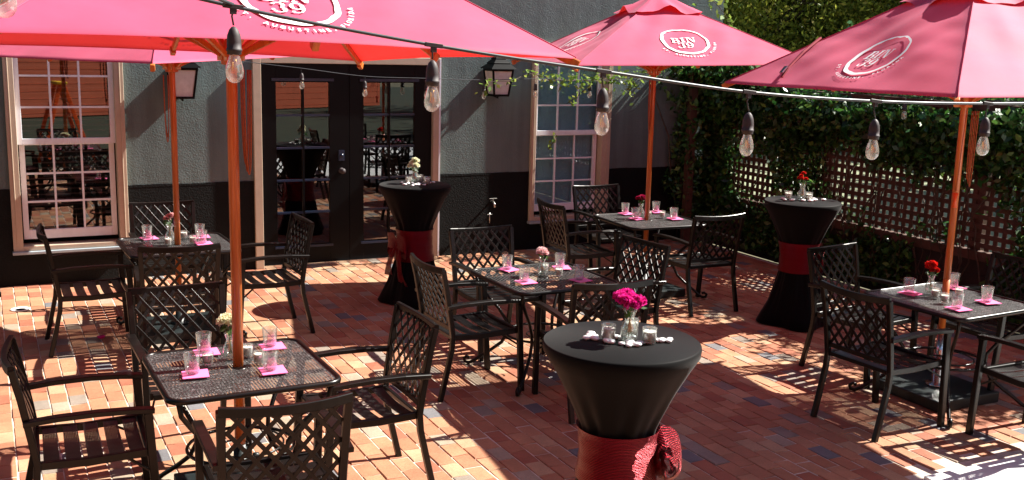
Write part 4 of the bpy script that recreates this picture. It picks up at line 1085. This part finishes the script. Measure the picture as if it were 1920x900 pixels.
for p, dr in zip(NB, (.055, .045, .055, .072, .068, .055, .06)): bulb(s1, p, dr)
s3 = empty('string_light', (0, 0, 0), 0, 'black cable with one bulb hanging in the top left corner', 'string light', 'outdoor string lights')
q = MB(); q.tube(catmull([(-1.2, 2.3, 2.75), (.058, 2.60, 2.595), (.66, 3.101, 2.436)]), .0055, 8); q.build('cable', M['cable'], s3); bulb(s3, (.058, 2.60, 2.595), .06, 1.0)
s2 = empty('string_light', (0, 0, 0), 0, 'thin cable of small looking bulbs strung along the restaurant wall', 'string light', 'outdoor string lights')
FB = [(2.853, 10.35, 2.05), (3.511, 10.35, 1.978), (4.172, 10.35, 1.962), (4.832, 10.35, 1.95), (5.456, 10.35, 1.966), (6.152, 10.35, 1.962)]
q = MB(); q.tube(catmull([(.9, 10.35, 2.30), (2.2, 10.35, 2.12)]+FB+[(6.7, 10.35, 1.965), (7.62, 10.35, 2.05), (7.66, 9.2, 1.93), (7.62, 7.4, 1.95), (7.62, 5.0, 2.0)]), .0036, 6); q.build('cable', M['cable'], s2)
for p in FB+[(7.62, 7.15, 1.95)]: bulb(s2, p, .045, 1.0, big=False)

# vine tendrils on the far cable ------------------------------------------
def spray(pts_, n, lab, sz=.034, spread=.05):
    t = empty('vine_tendril', tuple(pts_[0]), 0, lab, 'vine', 'young vine shoots'); P = catmull(pts_, 8); o0 = Vector(pts_[0])
    q = MB(); q.tube([p-o0 for p in P], .004, 5); q.build('shoot', M['bark'], t)
    C = []
    for i in range(n): p = random.choice(P)-o0; C.append(p+Vector([random.gauss(0, spread) for _ in range(3)]))
    leaves(C, sz, M['tenderleaf'], 'leaf_cluster', t, aspect=1.5)['kind'] = 'stuff'
spray([(6.7, 10.3, 1.99), (6.3, 10.32, 1.97), (5.9, 10.3, 1.95), (5.6, 10.33, 1.96)], 210, 'leafy vine shoot along the cable across the top of the right window', .036, .055)
spray([(6.2, 10.3, 1.98), (5.98, 10.25, 1.82), (5.80, 10.25, 1.70)], 30, 'short vine shoot hanging over the upper panes of the right window', .036, .03)
spray([(5.6, 10.33, 1.98), (5.35, 10.30, 2.02), (5.1, 10.22, 1.95), (4.84, 10.2, 1.93), (4.72, 10.2, 1.78)], 46, 'thin vine shoot crossing in front of the right wall lantern', .036, .032)
spray([(5.80, 10.5, 1.34), (5.76, 10.45, 1.27), (5.70, 10.45, 1.18)], 12, 'tiny leafy sprig hanging before the middle sash of the right window', .04, .022)
spray([(7.4, 10.2, 2.2), (7.0, 10.2, 2.12), (6.7, 10.2, 2.0), (6.55, 10.2, 1.86)], 130, 'bright vine shoot right of the right window below the rear umbrella', .036, .07)
spray([(7.9, 10.4, 2.3), (8.0, 10.3, 2.6), (7.8, 10.3, 2.85), (7.55, 10.3, 2.95)], 60, 'long arching shoot climbing past the building corner', .05, .06)
